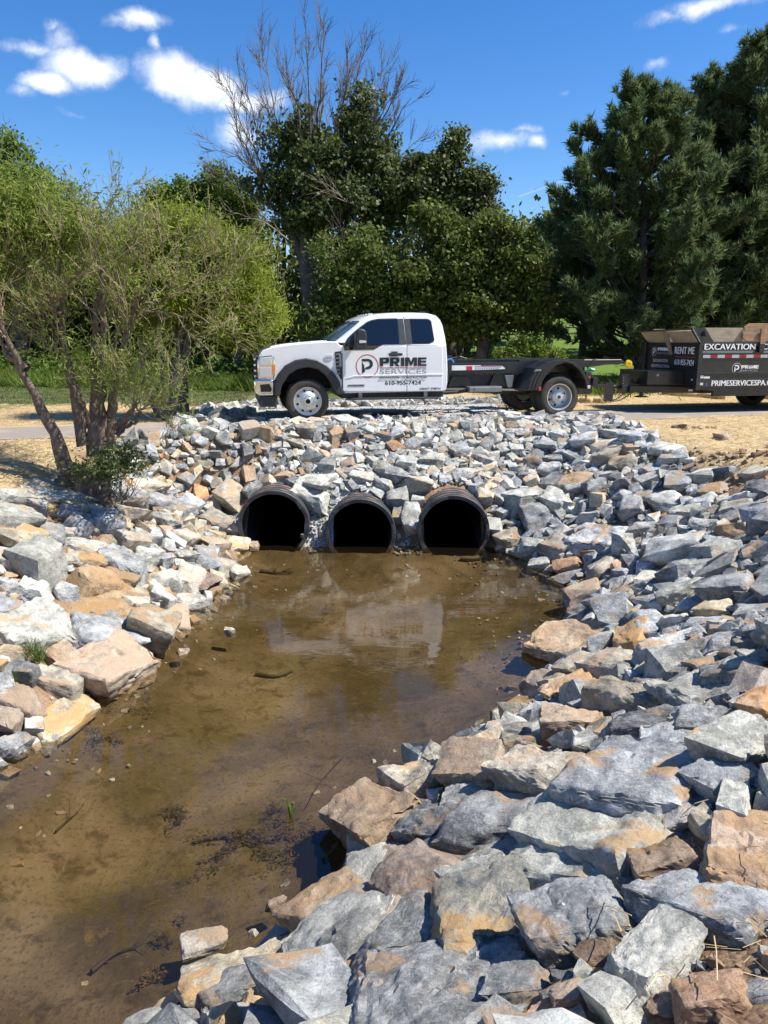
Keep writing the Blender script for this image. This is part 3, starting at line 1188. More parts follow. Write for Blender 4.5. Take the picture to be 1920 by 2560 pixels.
WORD = {'G': 'dark grey', 'B': 'blue-grey', 'W': 'pale grey', 'C': 'cream and grey', 'T': 'tan', 'O': 'orange-brown', 'R': 'brown', 'M': 'ochre-mottled'}


def build_named_rocks():
    rows = []
    cpv = Vector((0, math.cos(PITCH), -math.sin(PITCH))); rv = Vector((1, 0, 0)); uv = rv.cross(cpv)
    for line in ROCKS.strip().split('\n'):
        f = line.split(None, 6)
        px, py, w, h, phi = map(float, f[:5]); cls = f[5]; name = f[6] if len(f) > 6 else ''
        if h > 1.15 * w: w, h, phi = h, w, phi + 90; tall = True
        else: tall = False
        hit = hit_ground(px, py + (w if tall else h) * .12)
        depth = (hit - Vector((0, 0, CAM_H))).dot(cpv)
        ppm = FPX / depth
        n = terrain_normal(hit.x, hit.y)
        n = (n + Vector((0, 0, .6)) + Vector(tuple(rng.normal(0, .10, 3)))).normalized()
        e = (rv * math.cos(R(phi)) + uv * math.sin(R(phi))).normalized()
        view = (hit - Vector((0, 0, CAM_H))).normalized()
        # back-project the long axis on to the slope
        a = e - view * (e.dot(n) / view.dot(n))
        st = min(a.length, 1.6); a.normalize()
        b = n.cross(a).normalized()
        pa = math.hypot(a.dot(rv), a.dot(uv)); pb = math.hypot(b.dot(rv), b.dot(uv)); pn = math.hypot(n.dot(rv), n.dot(uv))
        wm, hm = w / ppm, h / ppm
        L = wm / max(pa, .6)
        T = .80 * min(hm * 1.1, wm)
        W = max((hm - .62 * T * pn) / max(pb, .5), .8 * T)
        W = min(W, 1.05 * max(L, hm))
        W = max(W, .6 * L)
        L *= 1.08; W *= 1.2; T *= 1.32
        if 'flat' in name: T *= .45
        if depth < 3.2: L *= .92; W *= .88; T *= .8
        rot = Matrix((a, b, n)).transposed().to_4x4()
        pos = hit + n * (T * .12)
        if pos.z < .05 and hit.z < 0: pos.z = max(pos.z, .02 - T * .1)
        rows.append(dict(px=px, py=py, pos=pos, rot=rot, dims=(L, W, T), cls=cls, name=name, app=max(w, h) * .4, size=math.sqrt(L * W)))
    return rows


named = build_named_rocks()


def where(p):
    if p.y > 10.6 and -3.2 < p.x < 3.4: return 'on the culvert embankment'
    sd = float(shore_distance(p.x, p.y))
    if sd < -.12: return 'standing in the stream'
    return 'on the left bank' if p.x < -1.2 and p.y > 4.5 or p.x < -2 else 'on the right bank'


def make_labels(rows):
    anchors = [r for r in rows if r['name']]
    used = set()
    for r in anchors:
        nm = r['name']
        if len(nm.split()) <= 4 or not any(k in nm for k in ('pipe', 'wheel', 'water', 'stream', 'edge', 'straw', 'crest', 'shallows')):
            lab = nm + ' ' + where(r['pos'])
        else:
            lab = nm
        r['label'] = lab
        used.add(lab)
    for r in rows:
        if r['name']: continue
        L, W, T = r['dims']; s = r['size']
        shape = 'elongated' if max(L, W) > 1.75 * min(L, W) else ('flat' if T < .42 * min(L, W) else ('blocky' if T > .6 * min(L, W) else 'angular'))
        size = 'small' if s < .2 else ('large' if s > .42 else 'mid-sized')
        near = sorted(anchors, key=lambda q: (q['pos'] - r['pos']).length)
        cands = []

        def rel(q):
            dx = (r['px'] - q['px']); dy = r['py'] - q['py']
            return ('left of' if dx < 0 else 'right of') if abs(dx) > abs(dy) * .9 else ('behind' if dy < 0 else 'in front of')
        a, b, c = near[0], near[1], near[2]
        cands.append(f"{WORD[r['cls']]} rock {rel(a)} the {a['name']}")
        cands.append(f"{size} {WORD[r['cls']]} rock {rel(a)} the {a['name']}")
        cands.append(f"{size} {shape} {WORD[r['cls']]} rock {rel(a)} the {a['name']}")
        cands.append(f"{WORD[r['cls']]} rock {rel(b)} the {b['name']}")
        cands.append(f"{size} {shape} {WORD[r['cls']]} rock {rel(b)} the {b['name']}")
        for p_, q_ in ((a, b), (a, c), (b, c), (a, near[3]), (b, near[3]), (c, near[3]), (a, near[4]), (b, near[4])):
            cands.append(f"{shape} {WORD[r['cls']]} rock {rel(p_)} the {p_['name']}, {rel(q_)} the {q_['name']}")
            cands.append(f"{WORD[r['cls']]} rock {rel(p_)} the {p_['name']}, {rel(q_)} the {q_['name']}")
        cands = [c_ for c_ in cands if len(c_.replace('-', ' ').split()) <= 17 and len(c_.split()) <= 16]
        lab = next((c_ for c_ in cands if c_ not in used), None)
        if lab is None: lab = next(c_ for c_ in (f"{z_} {WORD[r['cls']]} rock by the {q_['name']}" for q_ in near[:8] for z_ in (size, shape, 'rough')) if c_ not in used)
        used.add(lab)
        r['label'] = lab


make_labels(named)
for r in named:
    a = r['app']
    level = 5 if a > 125 else (4 if a > 48 else (3 if a > 18 else 2))
    V, T = detailed_rock(r['dims'], level)
    o = mesh_np('rock', V, T, ROCK_MATS[r['cls']], smooth=level >= 3)
    o.data.set_sharp_from_angle(angle=R(38 if level >= 3 else 20))
    o.matrix_world = Matrix.Translation(r['pos']) @ r['rot']
    tag(o, r['label'], 'rock', 'riprap rocks around the culvert')


# ---- the rest of the riprap, past three hundred: one heap
def scatter_rocks():
    occ = [(r['pos'].x, r['pos'].y, (.46 if r['pos'].y < 9.5 else .42) * math.sqrt(r['dims'][0] * r['dims'][1])) for r in named]
    cell = .5
    grid = {}

    def put(x, y, rr):
        grid.setdefault((int(x // cell), int(y // cell)), []).append((x, y, rr))
    for o in occ: put(*o)
    out = []
    allowed = []
    for s, tries, pack in ((.34, 500, .36), (.25, 2800, .35), (.185, 8000, .33), (.135, 18000, .31), (.095, 26000, .31)):
        X = rng.uniform(-5.2, 5.4, tries * 3); Y = rng.uniform(.9, 18.5, tries * 3)
        sd = shore_distance(X, Y); q = road_q(X, Y)
        bw = bank_width(X, Y) + .25 * vnoise(np.stack([X * 1.5, Y * 1.5, X * 0], 1), 4)
        bank = (sd > np.where(X > -1.5, .04, -.08)) & (sd < bw) & (q < .25)
        emb = (X > -3.5) & (X < 4.2) & (Y > 10.4) & (q < .95 - .25 * (X > 2.2)) & (sd > .0)
        back = (X > -3.6) & (X < 2.9) & (q > 4.3) & (q < 5.3)
        cap = (X > -3.9) & (X < -2.8) & (q > 1.6) & (q < 4.6)
        ok = bank | emb | back | cap
        ok &= ~((Y < 1.5) & (np.abs(X) < 1.0) & (s > .2))
        ok &= ~((Y < 4.2) & (X > .9) & (rng.random(len(X)) < .55))
        if s > .3: ok &= (Y < 8) | (rng.random(len(X)) < .1)
        if s > .2: ok &= (Y < 9.5) | (rng.random(len(X)) < .3)
        if s < .1: ok &= (Y < 15)
        for x, y in zip(X[ok], Y[ok]):
            ss = s * random.uniform(.8, 1.25)
            rr = pack * ss * (.8 if y > 10.4 and s < .2 else (.9 if x > 0 else .95))
            gxx, gyy = int(x // cell), int(y // cell)
            bad = False
            for i in (-1, 0, 1):
                for j in (-1, 0, 1):
                    for (ox, oy, orr) in grid.get((gxx + i, gyy + j), ()):
                        if (x - ox) ** 2 + (y - oy) ** 2 < (rr + orr) ** 2:
                            bad = True; break
                    if bad: break
                if bad: break
            if bad: continue
            z = float(gz_at(x, y))
            inpipe = any(abs(x - p[0]) < p[3] + .3 * ss and y > p[1] - .35 * ss and z + .4 * ss > 0 and z - .3 * ss < p[2] + p[3] and math.hypot(x - p[0], z - p[2]) < p[3] + .32 * ss for p in PIPES)
            if inpipe or (9.9 < y < 11.0 and -2.3 < x < 1.7 and (z < .08 or any(abs(x - p[0]) < p[3] for p in PIPES))): continue
            # no stone through the tyres or on the drive track
            put(x, y, rr)
            out.append((x, y, z, ss))
    return out


pile = scatter_rocks()
classes = 'GBWCTOR'


def class_for(x, y):
    if x < -1.2 and y > 10.8: w = (.20, .25, .32, .15, .05, .01, .02)
    elif x < -1.2: w = (.10, .22, .28, .24, .12, .02, .02)
    elif y > 10: w = (.24, .29, .35, .08, .02, .006, .014)
    else: w = (.24, .28, .29, .11, .04, .005, .03)
    return classes.index(random.choices(classes, w)[0])


def heap_mesh(name, items, variants, embed, label, kind='stuff', cat=None, sharp=20, mats=None):
    vs, fs, mi, off = [], [], [], 0
    for (x, y, z, s) in items:
        V, T = variants[random.randrange(len(variants))]
        nrm = terrain_normal(x, y) if s > .05 else Vector((0, 0, 1))
        nrm = (nrm + Vector((0, 0, .2)) + Vector(tuple(rng.normal(0, .38, 3)))).normalized()
        a = nrm.orthogonal().normalized(); a.rotate(Matrix.Rotation(random.uniform(0, 2 * PI), 3, nrm))
        b = nrm.cross(a)
        M = np.array([a, b, nrm]).T
        P = (V * s * np.array([random.uniform(.85, 1.2), random.uniform(.8, 1.1), random.uniform(.8, 1.2)])) @ M.T
        P = P + np.array([x, y, z + s * embed])
        vs.append(P); fs.append(T + off); off += len(V)
        mi.append(np.full(len(T), class_for(x, y)))
    o = mesh_np(name, np.concatenate(vs), np.concatenate(fs), mats or [ROCK_MATS[c] for c in classes], mat_idx=None if mats else np.concatenate(mi))
    tag(o, label, cat, kind=kind)
    return o


var_big = []
for k in range(26):
    dims = (1.15, random.uniform(.65, 1.0), random.uniform(.55, .85))
    V, T = detailed_rock(dims, 2, int(rng.integers(11, 17)))
    var_big.append((V, T))
var_mid = []
for k in range(30):
    dims = (1.15, random.uniform(.65, 1.0), random.uniform(.55, .9))
    V, T = hull_mesh(int(rng.integers(10, 15)), dims)
    V, T = subdivide(V, T); V = V + normals(V, T) * (.035 * fbm(V * 3 + k * 7, 2, k))[:, None]
    var_mid.append((V, T))
heap_mesh('riprap_rubble', [p for p in pile if p[3] * 740 / p[1] > 26], var_big, .16, 'smaller grey and tan riprap stones filling between the boulders')
heap_mesh('riprap_stones', [p for p in pile if p[3] * 740 / p[1] <= 26], var_mid, .14, 'small pale riprap stones on the embankment')


def pebbles():
    var = [hull_mesh(8, (1.1, .8, .6)) for _ in range(16)]
    items = []
    for x0, x1, y0, y1, n, s0, s1 in ((-1.15, -.8, 10.75, 11.6, 420, .025, .07), (.1, .55, 10.7, 11.5, 260, .025, .07), (-1.2, .6, 11.2, 11.8, 330, .03, .06),
                                      (-2.8, 2.9, 13.2, 17.5, 1300, .02, .045), (1.0, 4.6, 3.5, 12, 500, .02, .05), (-4.6, -2, 5, 12, 500, .02, .05), (.1, 2.4, 1.1, 4.5, 500, .01, .035)):
        X = rng.uniform(x0, x1, n); Y = rng.uniform(y0, y1, n)
        if n == 1300: Y = 12.82 + .279 * X + rng.uniform(.4, 4.4, n)
        for x, y in zip(X, Y):
            z = float(gz_at(x, y))
            if n == 1300: z = ROAD_Z + .012
            if any(abs(x - p[0]) < p[3] and p[2] - p[3] < z < p[2] + p[3] and y > p[1] - .1 and math.hypot(x - p[0], z - p[2]) < p[3] for p in PIPES): continue
            items.append((x, y, z, random.uniform(s0, s1)))
    heap_mesh('gravel', items, var, .2, 'loose small gravel between the pipes and along the truck track')


def clods():
    m = simple('brown_soil_clods', (.25, .165, .10), .95, var=.45, scale=9, bumpk=1.0)
    var = []
    for k in range(10):
        V, T = hull_mesh(14, (1.1, .95, .8), .6)
        V, T = subdivide(V, T); V = V + normals(V, T) * (.10 * fbm(V * 3 + k * 5, 2, k))[:, None]
        var.append((V, T))
    items = []
    for x0, x1, y0, y1, n, s0, s1 in ((.9, 2.7, 1.1, 3.6, 620, .012, .06), (1.2, 3.6, 3.6, 7.5, 300, .02, .07), (3.6, 5.6, 7.5, 12.5, 500, .03, .09), (-3.6, -2.6, 8.6, 11, 120, .02, .06), (-4.2, -2.4, 5, 7, 80, .02, .05)):
        for _ in range(n):
            x, y = random.uniform(x0, x1), random.uniform(y0, y1)
            if vnoise(np.array([[x * 1.6, y * 1.6, 3.0]]), 6)[0] < -.15: continue
            items.append((x, y, float(gz_at(x, y)), random.uniform(s0, s1)))
    heap_mesh('soil_clods', items, var, .2, 'crumbly brown soil clods between the boulders and along the straw edge', mats=[m])


clods()
pebbles()
print('rocks', len(named), len(pile))


# ------------------------------------------------------------------ vehicle materials
WHITE = simple('white_car_paint', (.80, .81, .82), .2, coat=.9, var=.02, scale=2, dirt=((.52, .47, .40), .22))
BLACKP = simple('black_trim_plastic', (.028, .029, .031), .5, var=.25, scale=6, bumpk=.15)
BLACKM = simple('black_painted_steel', (.014, .015, .018), .33, var=.3, scale=4, coat=.2, dirt=((.12, .10, .08), .18))
DARKM = simple('dark_chassis_steel', (.022, .022, .024), .5, var=.4, scale=8, dirt=((.16, .13, .10), .25))
GREYM = simple('grey_metal', (.30, .30, .30), .4, .8, var=.2)
CHROME = simple('chrome', (.78, .78, .78), .08, 1.0)
ALU = simple('polished_aluminium', (.66, .65, .63), .38, .75, var=.08, scale=9)
GLASS = simple('dark_tinted_glass', (.006, .009, .014), .04, coat=.6)
WSHIELD = simple('windshield_glass', (.05, .09, .12), .04, coat=.7)
TYRE = simple('tyre_rubber', (.045, .038, .032), .8, var=.3, scale=7, dirt=((.17, .12, .08), .4), bumpk=.3)
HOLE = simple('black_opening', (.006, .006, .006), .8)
RED = simple('red_reflector', (.55, .02, .02), .3)
WHITEV = simple('white_vinyl', (.80, .80, .80), .4)
GREYV = simple('grey_vinyl', (.33, .34, .35), .4)
BLACKV = simple('black_vinyl', (.02, .02, .022), .4)
REDV = simple('red_vinyl', (.50, .06, .05), .4)
SILVV = simple('silver_vinyl', (.62, .60, .60), .4)
AMBER = simple('amber_lens', (.75, .22, .03), .2)
LENS = simple('headlight_lens', (.55, .60, .62), .1, .3, coat=1)
YELLOW = simple('yellow_paint', (.85, .55, .02), .4)
GREEN = simple('green_coupling', (.02, .35, .16), .4)
GROVE = simple('dark_gap', (.03, .03, .03), .8)


def wood(name, a, b_):
    m, t, b = new_mat(name)
    tc = nd(t, 'ShaderNodeTexCoord').outputs['Object']
    v = vmath(t, 'MULTIPLY', tc, (1.2, 8, 14))
    f = noise(t, v, 2.5, 7, .65, .8)
    c = ramp(t, f, [(.3, a), (.7, b_)])
    c = mixc(t, math_n(t, 'MULTIPLY', smooth_range(t, noise(t, tc, 3, 6), .5, .72), .5), c, tuple(x * .55 for x in a))
    t.links.new(c, b.inputs['Base Color']); b.inputs['Roughness'].default_value = .8
    bump(t, b, f, .3, .004)
    return m


PLY = wood('weathered_plywood', (.27, .22, .15), (.42, .36, .26))
PLANK = wood('brown_lumber', (.24, .13, .075), (.42, .26, .16))

SIDE = -.014


def text_part(name, body, box, w, mat, parent, bold=0.0, shear=0, face='side', depth=.002, label=None, fat=0.0):
    """lettering as real thin mesh fitted to box = (a0, z0, a1, z1)"""
    cu = bpy.data.curves.new('lettering_curve', 'FONT')
    cu.body = body; cu.size = 1; cu.offset = bold; cu.shear = shear; cu.extrude = .02; cu.resolution_u = 3
    tmp = bpy.data.objects.new('lettering_tmp', cu); COL.objects.link(tmp)
    bpy.context.view_layer.update()
    dg = bpy.context.evaluated_depsgraph_get()
    me = bpy.data.meshes.new_from_object(tmp.evaluated_get(dg))
    bpy.data.objects.remove(tmp); bpy.data.curves.remove(cu)
    n = len(me.vertices); co = np.empty(n * 3, np.float32); me.vertices.foreach_get('co', co); co = co.reshape(-1, 3)
    if fat:
        bm = bmesh.new()
        for k in (-1, 0, 1):
            m2 = me.copy(); m2.transform(Matrix.Translation((k * fat, 0, .002 * k))); bm.from_mesh(m2); bpy.data.meshes.remove(m2)
        bm.to_mesh(me); bm.free()
        n = len(me.vertices); co = np.empty(n * 3, np.float32); me.vertices.foreach_get('co', co); co = co.reshape(-1, 3)
    lo, hi = co.min(0), co.max(0)
    u = (co[:, 0] - lo[0]) / (hi[0] - lo[0]); v = (co[:, 1] - lo[1]) / (hi[1] - lo[1]); d = (co[:, 2] - lo[2]) / (hi[2] - lo[2] + 1e-9) - .5
    a0, z0, a1, z1 = box
    if face == 'side':      # plane w = const, read from the near side
        P = np.stack([a0 + u * (a1 - a0), w - d * depth, z0 + v * (z1 - z0)], 1)
    else:                   # front wall facing -s: a runs along w
        P = np.stack([w - d * depth, a0 + u * (a1 - a0), z0 + v * (z1 - z0)], 1)
    me.vertices.foreach_set('co', P.astype(np.float32).ravel()); me.update()
    me.materials.clear(); me.materials.append(mat)
    me.name = name
    o = obj(name, me, parent)
    if label: o['label'] = label
    return o


def flat_shape(name, polys, w, mat, parent, face='side', depth=.003):
    bm = bmesh.new()
    for pts in polys:
        if face == 'side': add_prism(bm, pts, w - depth / 2, w + depth / 2)
        else:
            a = [bm.verts.new((w - depth / 2, p[0], p[1])) for p in pts]; b = [bm.verts.new((w + depth / 2, p[0], p[1])) for p in pts]
            bm.faces.new(a); bm.faces.new(b[::-1])
            for i in range(len(pts)):
                j = (i + 1) % len(pts); bm.faces.new((a[j], a[i], b[i], b[j]))
    return bm_obj(name, bm, mat, parent)


def ring_polys(cx, cz, r0, r1, n=40, sx=1):
    out = []
    for k in range(n):
        a, b = 2 * PI * k / n, 2 * PI * (k + 1) / n
        out.append([(cx + sx * r0 * math.cos(a), cz + r0 * math.sin(a)), (cx + sx * r1 * math.cos(a), cz + r1 * math.sin(a)),
                    (cx + sx * r1 * math.cos(b), cz + r1 * math.sin(b)), (cx + sx * r0 * math.cos(b), cz + r0 * math.sin(b))])
    return out


HEAVY = {'P': (1.0, [[(0, 0), (0, 1), (.36, 1), (.36, 0)], [(.36, .77), (.36, 1), (.8, 1), (1, .85), (.64, .77)], [(.64, .77), (1, .85), (1, .48), (.64, .56)], [(.64, .56), (1, .48), (.8, .33), (.36, .33), (.36, .56)]]),
         'I': (.36, [[(0, 0), (0, 1), (1, 1), (1, 0)]]),
         'M': (1.3, [[(0, 0), (0, 1), (.34, 1), (.5, .5), (.66, 1), (1, 1), (1, 0), (.73, 0), (.73, .6), (.57, .05), (.43, .05), (.27, .6), (.27, 0)]]),
         'E': (.95, [[(0, 0), (0, 1), (1, 1), (1, .78), (.36, .78), (.36, .61), (.95, .61), (.95, .4), (.36, .4), (.36, .22), (1, .22), (1, 0)]])}
HEAVY['R'] = (1.08, [[(x * .96, z) for x, z in q] for q in HEAVY['P'][1]] + [[(.40, .33), (.72, .33), (1, 0), (.62, 0)]])


def heavy_word(name, word, box, w, mat, parent, face='side', label=None):
    a0, z0, a1, z1 = box
    tot = sum(HEAVY[c][0] for c in word) + .10 * (len(word) - 1)
    x = 0; polys = []
    for c in word:
        wd, ps = HEAVY[c]
        for p in ps: polys.append([(a0 + (x + u * wd) / tot * (a1 - a0), z0 + v * (z1 - z0)) for u, v in p])
        x += wd + .10
    o = flat_shape(name, polys, w, mat, parent, face)
    if label: o['label'] = label
    return o


def emblem(cx, cz, r, w, ring, letter, parent, face='side', sx=1):
    """circle with a broken P drawn inside"""
    flat_shape('emblem_ring', ring_polys(cx, cz, r * .93, r, 40, sx), w, ring, parent, face)
    k = r
    T_ = lambda l: [(cx + sx * k * x, cz + k * y) for x, y in l]
    top = T_([(-.46, .62), (.12, .62), (.36, .52), (.50, .28), (.48, .0), (.30, -.20), (.02, -.27), (-.22, -.28), (-.14, -.10), (.04, -.05), (.18, .04), (.24, .18), (.20, .32), (.08, .40), (-.46, .40)])
    mid = T_([(-.30, .30), (-.02, .30), (-.30, .12)])
    stem = T_([(-.46, .34), (-.26, .06), (-.26, -.12), (-.20, -.30), (-.20, -.46), (-.46, -.66)])
    flat_shape('emblem_letter', [top, stem], w, letter, parent, face)


def wheel(parent, c, r, side, style, width=.235, rim_r=.255):
    """side -1: outer face towards -w"""
    bm = bmesh.new()
    w = width
    prof = [(rim_r - .005, 0.0), (rim_r + .02, -.012), (r - .06, -.022), (r - .018, -.008), (r - .004, .018), (r, .04)]
    for g in (.07, .11, .15):
        prof += [(r, g - .012), (r - .012, g - .006), (r - .012, g + .002), (r, g + .008)]
    prof += [(r, w - .04), (r - .018, w - .01), (r - .06, w + .01), (rim_r, w)]
    if side > 0: prof = [(a, w - b) for a, b in prof]
    add_lathe(bm, prof, c, 56)
    # shoulder blocks
    for k in range(56):
        a = 2 * PI * k / 56
        for y0 in (.012, w - .04):
            vs = []
            for da in (-.022, .022):
                for rr in (r - .02, r + .005):
                    for yy in (y0, y0 + .032):
                        vs.append(bm.verts.new((c[0] + rr * math.cos(a + da), c[1] + yy, c[2] + rr * math.sin(a + da))))
            for f in ((0, 1, 3, 2), (4, 6, 7, 5), (2, 3, 7, 6), (0, 4, 5, 1), (0, 2, 6, 4), (1, 5, 7, 3)): bm.faces.new([vs[i] for i in f])
    wh = bm_obj('wheel', bm, TYRE, parent, smooth=True, angle=40)
    o = (lambda y: y) if side < 0 else (lambda y: w - y)
    bm = bmesh.new()
    if style == 'front':
        prof = [(rim_r + .004, .0), (rim_r + .002, -.01), (rim_r - .012, -.008), (rim_r - .02, .02), (rim_r - .045, .025), (.15, -.012), (.125, -.03), (.118, -.03), (.112, -.055), (.08, -.06), (.072, -.075), (.045, -.08), (.043, -.05), (0, -.05)]
    elif style == 'rear':
        prof = [(rim_r + .004, .0), (rim_r + .002, -.012), (rim_r - .014, -.01), (rim_r - .022, .03), (rim_r - .04, .10), (.19, .125), (.135, .135), (.128, .10), (.122, .04), (.085, .025), (.08, .01), (.05, .005), (0, .005)]
    else:
        prof = [(rim_r + .004, .0), (rim_r - .01, .0), (rim_r - .02, .03), (.2, .07), (.1, .075), (.09, .02), (0, .02)]
    add_lathe(bm, [(a, o(b)) for a, b in prof], c, 48)
    rim = bm_obj('rim', bm, ALU if style != 'trailer' else BLACKM, wh, smooth=True, angle=40)
    if style == 'trailer': return
    bm = bmesh.new()
    hr, hy = (.19, .004) if style == 'front' else (.163, .124)
    n = 8 if style == 'front' else 6
    for k in range(n):
        a = 2 * PI * (k + .35) / n
        cx, cz = c[0] + hr * math.cos(a), c[2] + hr * math.sin(a)
        rr = .022
        add_lathe(bm, [(0, o(hy - .004)), (rr * .98, o(hy - .004)), (rr, o(hy - .001)), (rr, o(hy + .02))], (cx, c[1], cz), 14)
    bm_obj('hand_holes', bm, HOLE, wh)
    bm = bmesh.new()
    lr, ly = (.100, -.062) if style == 'front' else (.104, .03)
    for k in range(10):
        a = 2 * PI * k / 10
        add_lathe(bm, [(0, o(ly - .022)), (.008, o(ly - .02)), (.011, o(ly)), (.011, o(ly + .02))], (c[0] + lr * math.cos(a), c[1], c[2] + lr * math.sin(a)), 8)
    bm_obj('lug_nuts', bm, CHROME, wh)
    bm = bmesh.new()
    if style == 'front': add_lathe(bm, [(0, o(-.052)), (.038, o(-.052)), (.042, o(-.05))], c, 20)
    else: add_lathe(bm, [(0, o(-.004)), (.03, o(-.004)), (.033, o(.004))], c, 20)
    bm_obj('hub', bm, HOLE if style == 'front' else DARKM, wh)


PSI = R(11.557)
ORG = Vector((-1.399, 13.647, ROAD_Z))


def build_truck():
    t = empty('work_truck', ORG, PSI, label='white extended-cab work truck with black hook-lift chassis parked on the gravel over the culvert', cat='truck')
    W = 2.03
    # ---- lower body with fender cut-outs
    body = [(-.88, .78), (-.885, 1.10), (-.845, 1.22), (-.77, 1.305), (-.60, 1.362), (-.35, 1.395), (-.145, 1.42), (.10, 1.438), (.36, 1.458), (.55, 1.452), (.62, 1.38),
            (2.618, 1.38), (2.64, 1.15), (2.652, .95), (2.654, .70), (2.63, .56), (2.60, .535), (.66, .52), (.60, .64), (.56, .757), (.48, .88), (.345, 1.00), (.165, 1.09), (-.016, 1.12), (-.20, 1.095),
            (-.38, 1.00), (-.50, .86), (-.555, .757), (-.56, .72), (-.86, .73)]
    bm = bmesh.new(); add_prism(bm, body, 0, W)
    # crown the bonnet and pull the nose corners in
    for v in bm.verts:
        if v.co.x < .3 and v.co.z > 1.2 and False: pass
    o = bm_obj('cab_body', bm, WHITE, t, bevel=.045, seg=4, smooth=True)
    # bonnet power bulge
    bm = bmesh.new()
    add_prism(bm, [(-.70, 1.30), (-.60, 1.375), (-.35, 1.412), (-.1, 1.436), (.3, 1.468), (.45, 1.47), (.45, 1.40), (-.5, 1.28)], .42, W - .42)
    bm_obj('bonnet', bm, WHITE, t, bevel=.05, seg=3, smooth=True)
    # ---- greenhouse, lofted across the width
    ins = lambda z: max(0.0, (z - 1.38) * .30)
    roof = [(.54, 1.44), (.66, 1.53), (.80, 1.635), (.95, 1.745), (1.075, 1.835), (1.20, 1.898), (1.40, 1.945), (1.70, 1.966), (2.05, 1.972), (2.32, 1.962), (2.47, 1.925), (2.53, 1.87), (2.565, 1.75), (2.60, 1.55), (2.618, 1.37)]
    ts = [0, .015, .05, .12, .25, .5, .75, .88, .95, .985, 1]
    bm = bmesh.new(); rows = []
    for tt in ts:
        row = []
        e = 1 - (2 * tt - 1) ** 2
        edge = max(0, 1 - min(tt, 1 - tt) / .05)
        for i, (s, z) in enumerate(roof):
            a = ins(z)
            front = 1.0 if i <= 4 else max(0, 1 - (i - 4) * .25)
            ss = s - .15 * front * min(1, e * 1.15)
            zz = z + (.03 * e - .028 * edge) * (1 if 4 <= i <= 11 else .15)
            row.append(bm.verts.new((ss, a + tt * (W - 2 * a), zz)))
        rows.append(row)
    for A, B in zip(rows, rows[1:]):
        for i in range(len(roof) - 1): bm.faces.new((A[i], B[i], B[i + 1], A[i + 1]))
    for row in (rows[0], rows[-1]): bm.faces.new(row)
    bm_obj('cab_roof', bm, WHITE, t, smooth=True, angle=38)
    # windshield, just proud of the roof shell
    bm = bmesh.new(); rows = []
    for tt in [.035, .08, .2, .35, .5, .65, .8, .92, .965]:
        row = []
        e = 1 - (2 * tt - 1) ** 2
        for (s, z) in [(.555, 1.453), (.66, 1.53), (.80, 1.635), (.95, 1.745), (1.05, 1.815)]:
            a = ins(z)
            row.append(bm.verts.new((s - .15 * min(1, e * 1.15) - .008, a + tt * (W - 2 * a), z + .03 * e * .15 + .010)))
        rows.append(row)
    for A, B in zip(rows, rows[1:]):
        for i in range(4): bm.faces.new((A[i], B[i], B[i + 1], A[i + 1]))
    bm_obj('windshield', bm, WSHIELD, t, smooth=True)
    wf = lambda dd: (lambda x, z: ins(z) + dd)
    # ---- doors
    fd = [(.655, .56), (.652, 1.22), (.665, 1.33), (.71, 1.377), (1.852, 1.377), (1.858, .545)]
    bm = bmesh.new(); add_prism(bm, fd, SIDE, .004)
    fdoor = bm_obj('front_door', bm, WHITE, t, bevel=.006, smooth=True)
    fu = [(.70, 1.383), (.76, 1.47), (.95, 1.665), (1.10, 1.795), (1.22, 1.858), (1.40, 1.895), (1.82, 1.905), (1.853, 1.383)]
    bm = bmesh.new(); add_prism(bm, fu, wf(SIDE), wf(.004)); bm_obj('window_frame', bm, WHITE, fdoor, bevel=.005, smooth=True)
    rd = [(1.868, .545), (1.862, 1.377), (2.535, 1.377), (2.553, 1.05), (2.558, .85), (2.545, .62), (2.52, .545)]
    bm = bmesh.new(); add_prism(bm, rd, SIDE, .004)
    rdoor = bm_obj('rear_door', bm, WHITE, t, bevel=.006, smooth=True)
    ru = [(1.863, 1.383), (1.83, 1.905), (2.30, 1.905), (2.40, 1.885), (2.455, 1.82), (2.53, 1.383)]
    bm = bmesh.new(); add_prism(bm, ru, wf(SIDE), wf(.004)); bm_obj('window_frame', bm, WHITE, rdoor, bevel=.005, smooth=True)
    # dark gaps round the doors
    bm = bmesh.new()
    for pts in ([(.640, .55), (.655, .55), (.652, 1.24), (.637, 1.24)], [(1.856, .54), (1.870, .54), (1.864, 1.378), (1.850, 1.378)]):
        add_prism(bm, pts, -.004, .003)
    add_prism(bm, [(1.851, 1.383), (1.865, 1.383), (1.832, 1.905), (1.818, 1.905)], wf(-.004), wf(.003))
    bm_obj('door_gap', bm, GROVE, t)
    # body crease catching light
    bm = bmesh.new()
    add_prism(bm, [(.70, .79), (.86, .846), (1.852, .856), (1.852, .835), (.88, .825)], SIDE - .009, SIDE + .002)
    bm_obj('crease_line', bm, WHITE, fdoor, bevel=.004, smooth=True)
    bm = bmesh.new(); add_prism(bm, [(1.87, .856), (2.55, .862), (2.55, .842), (1.87, .835)], SIDE - .009, SIDE + .002)
    bm_obj('crease_line', bm, WHITE, rdoor, bevel=.004, smooth=True)
    # ---- glass
    g1 = [(.706, 1.307), (.696, 1.40), (.766, 1.500), (.859, 1.585), (1.01, 1.70), (1.138, 1.79), (1.22, 1.822), (1.347, 1.845), (1.703, 1.855), (1.712, 1.413), (1.417, 1.411), (1.35, 1.385), (1.229, 1.325), (.88, 1.322)]
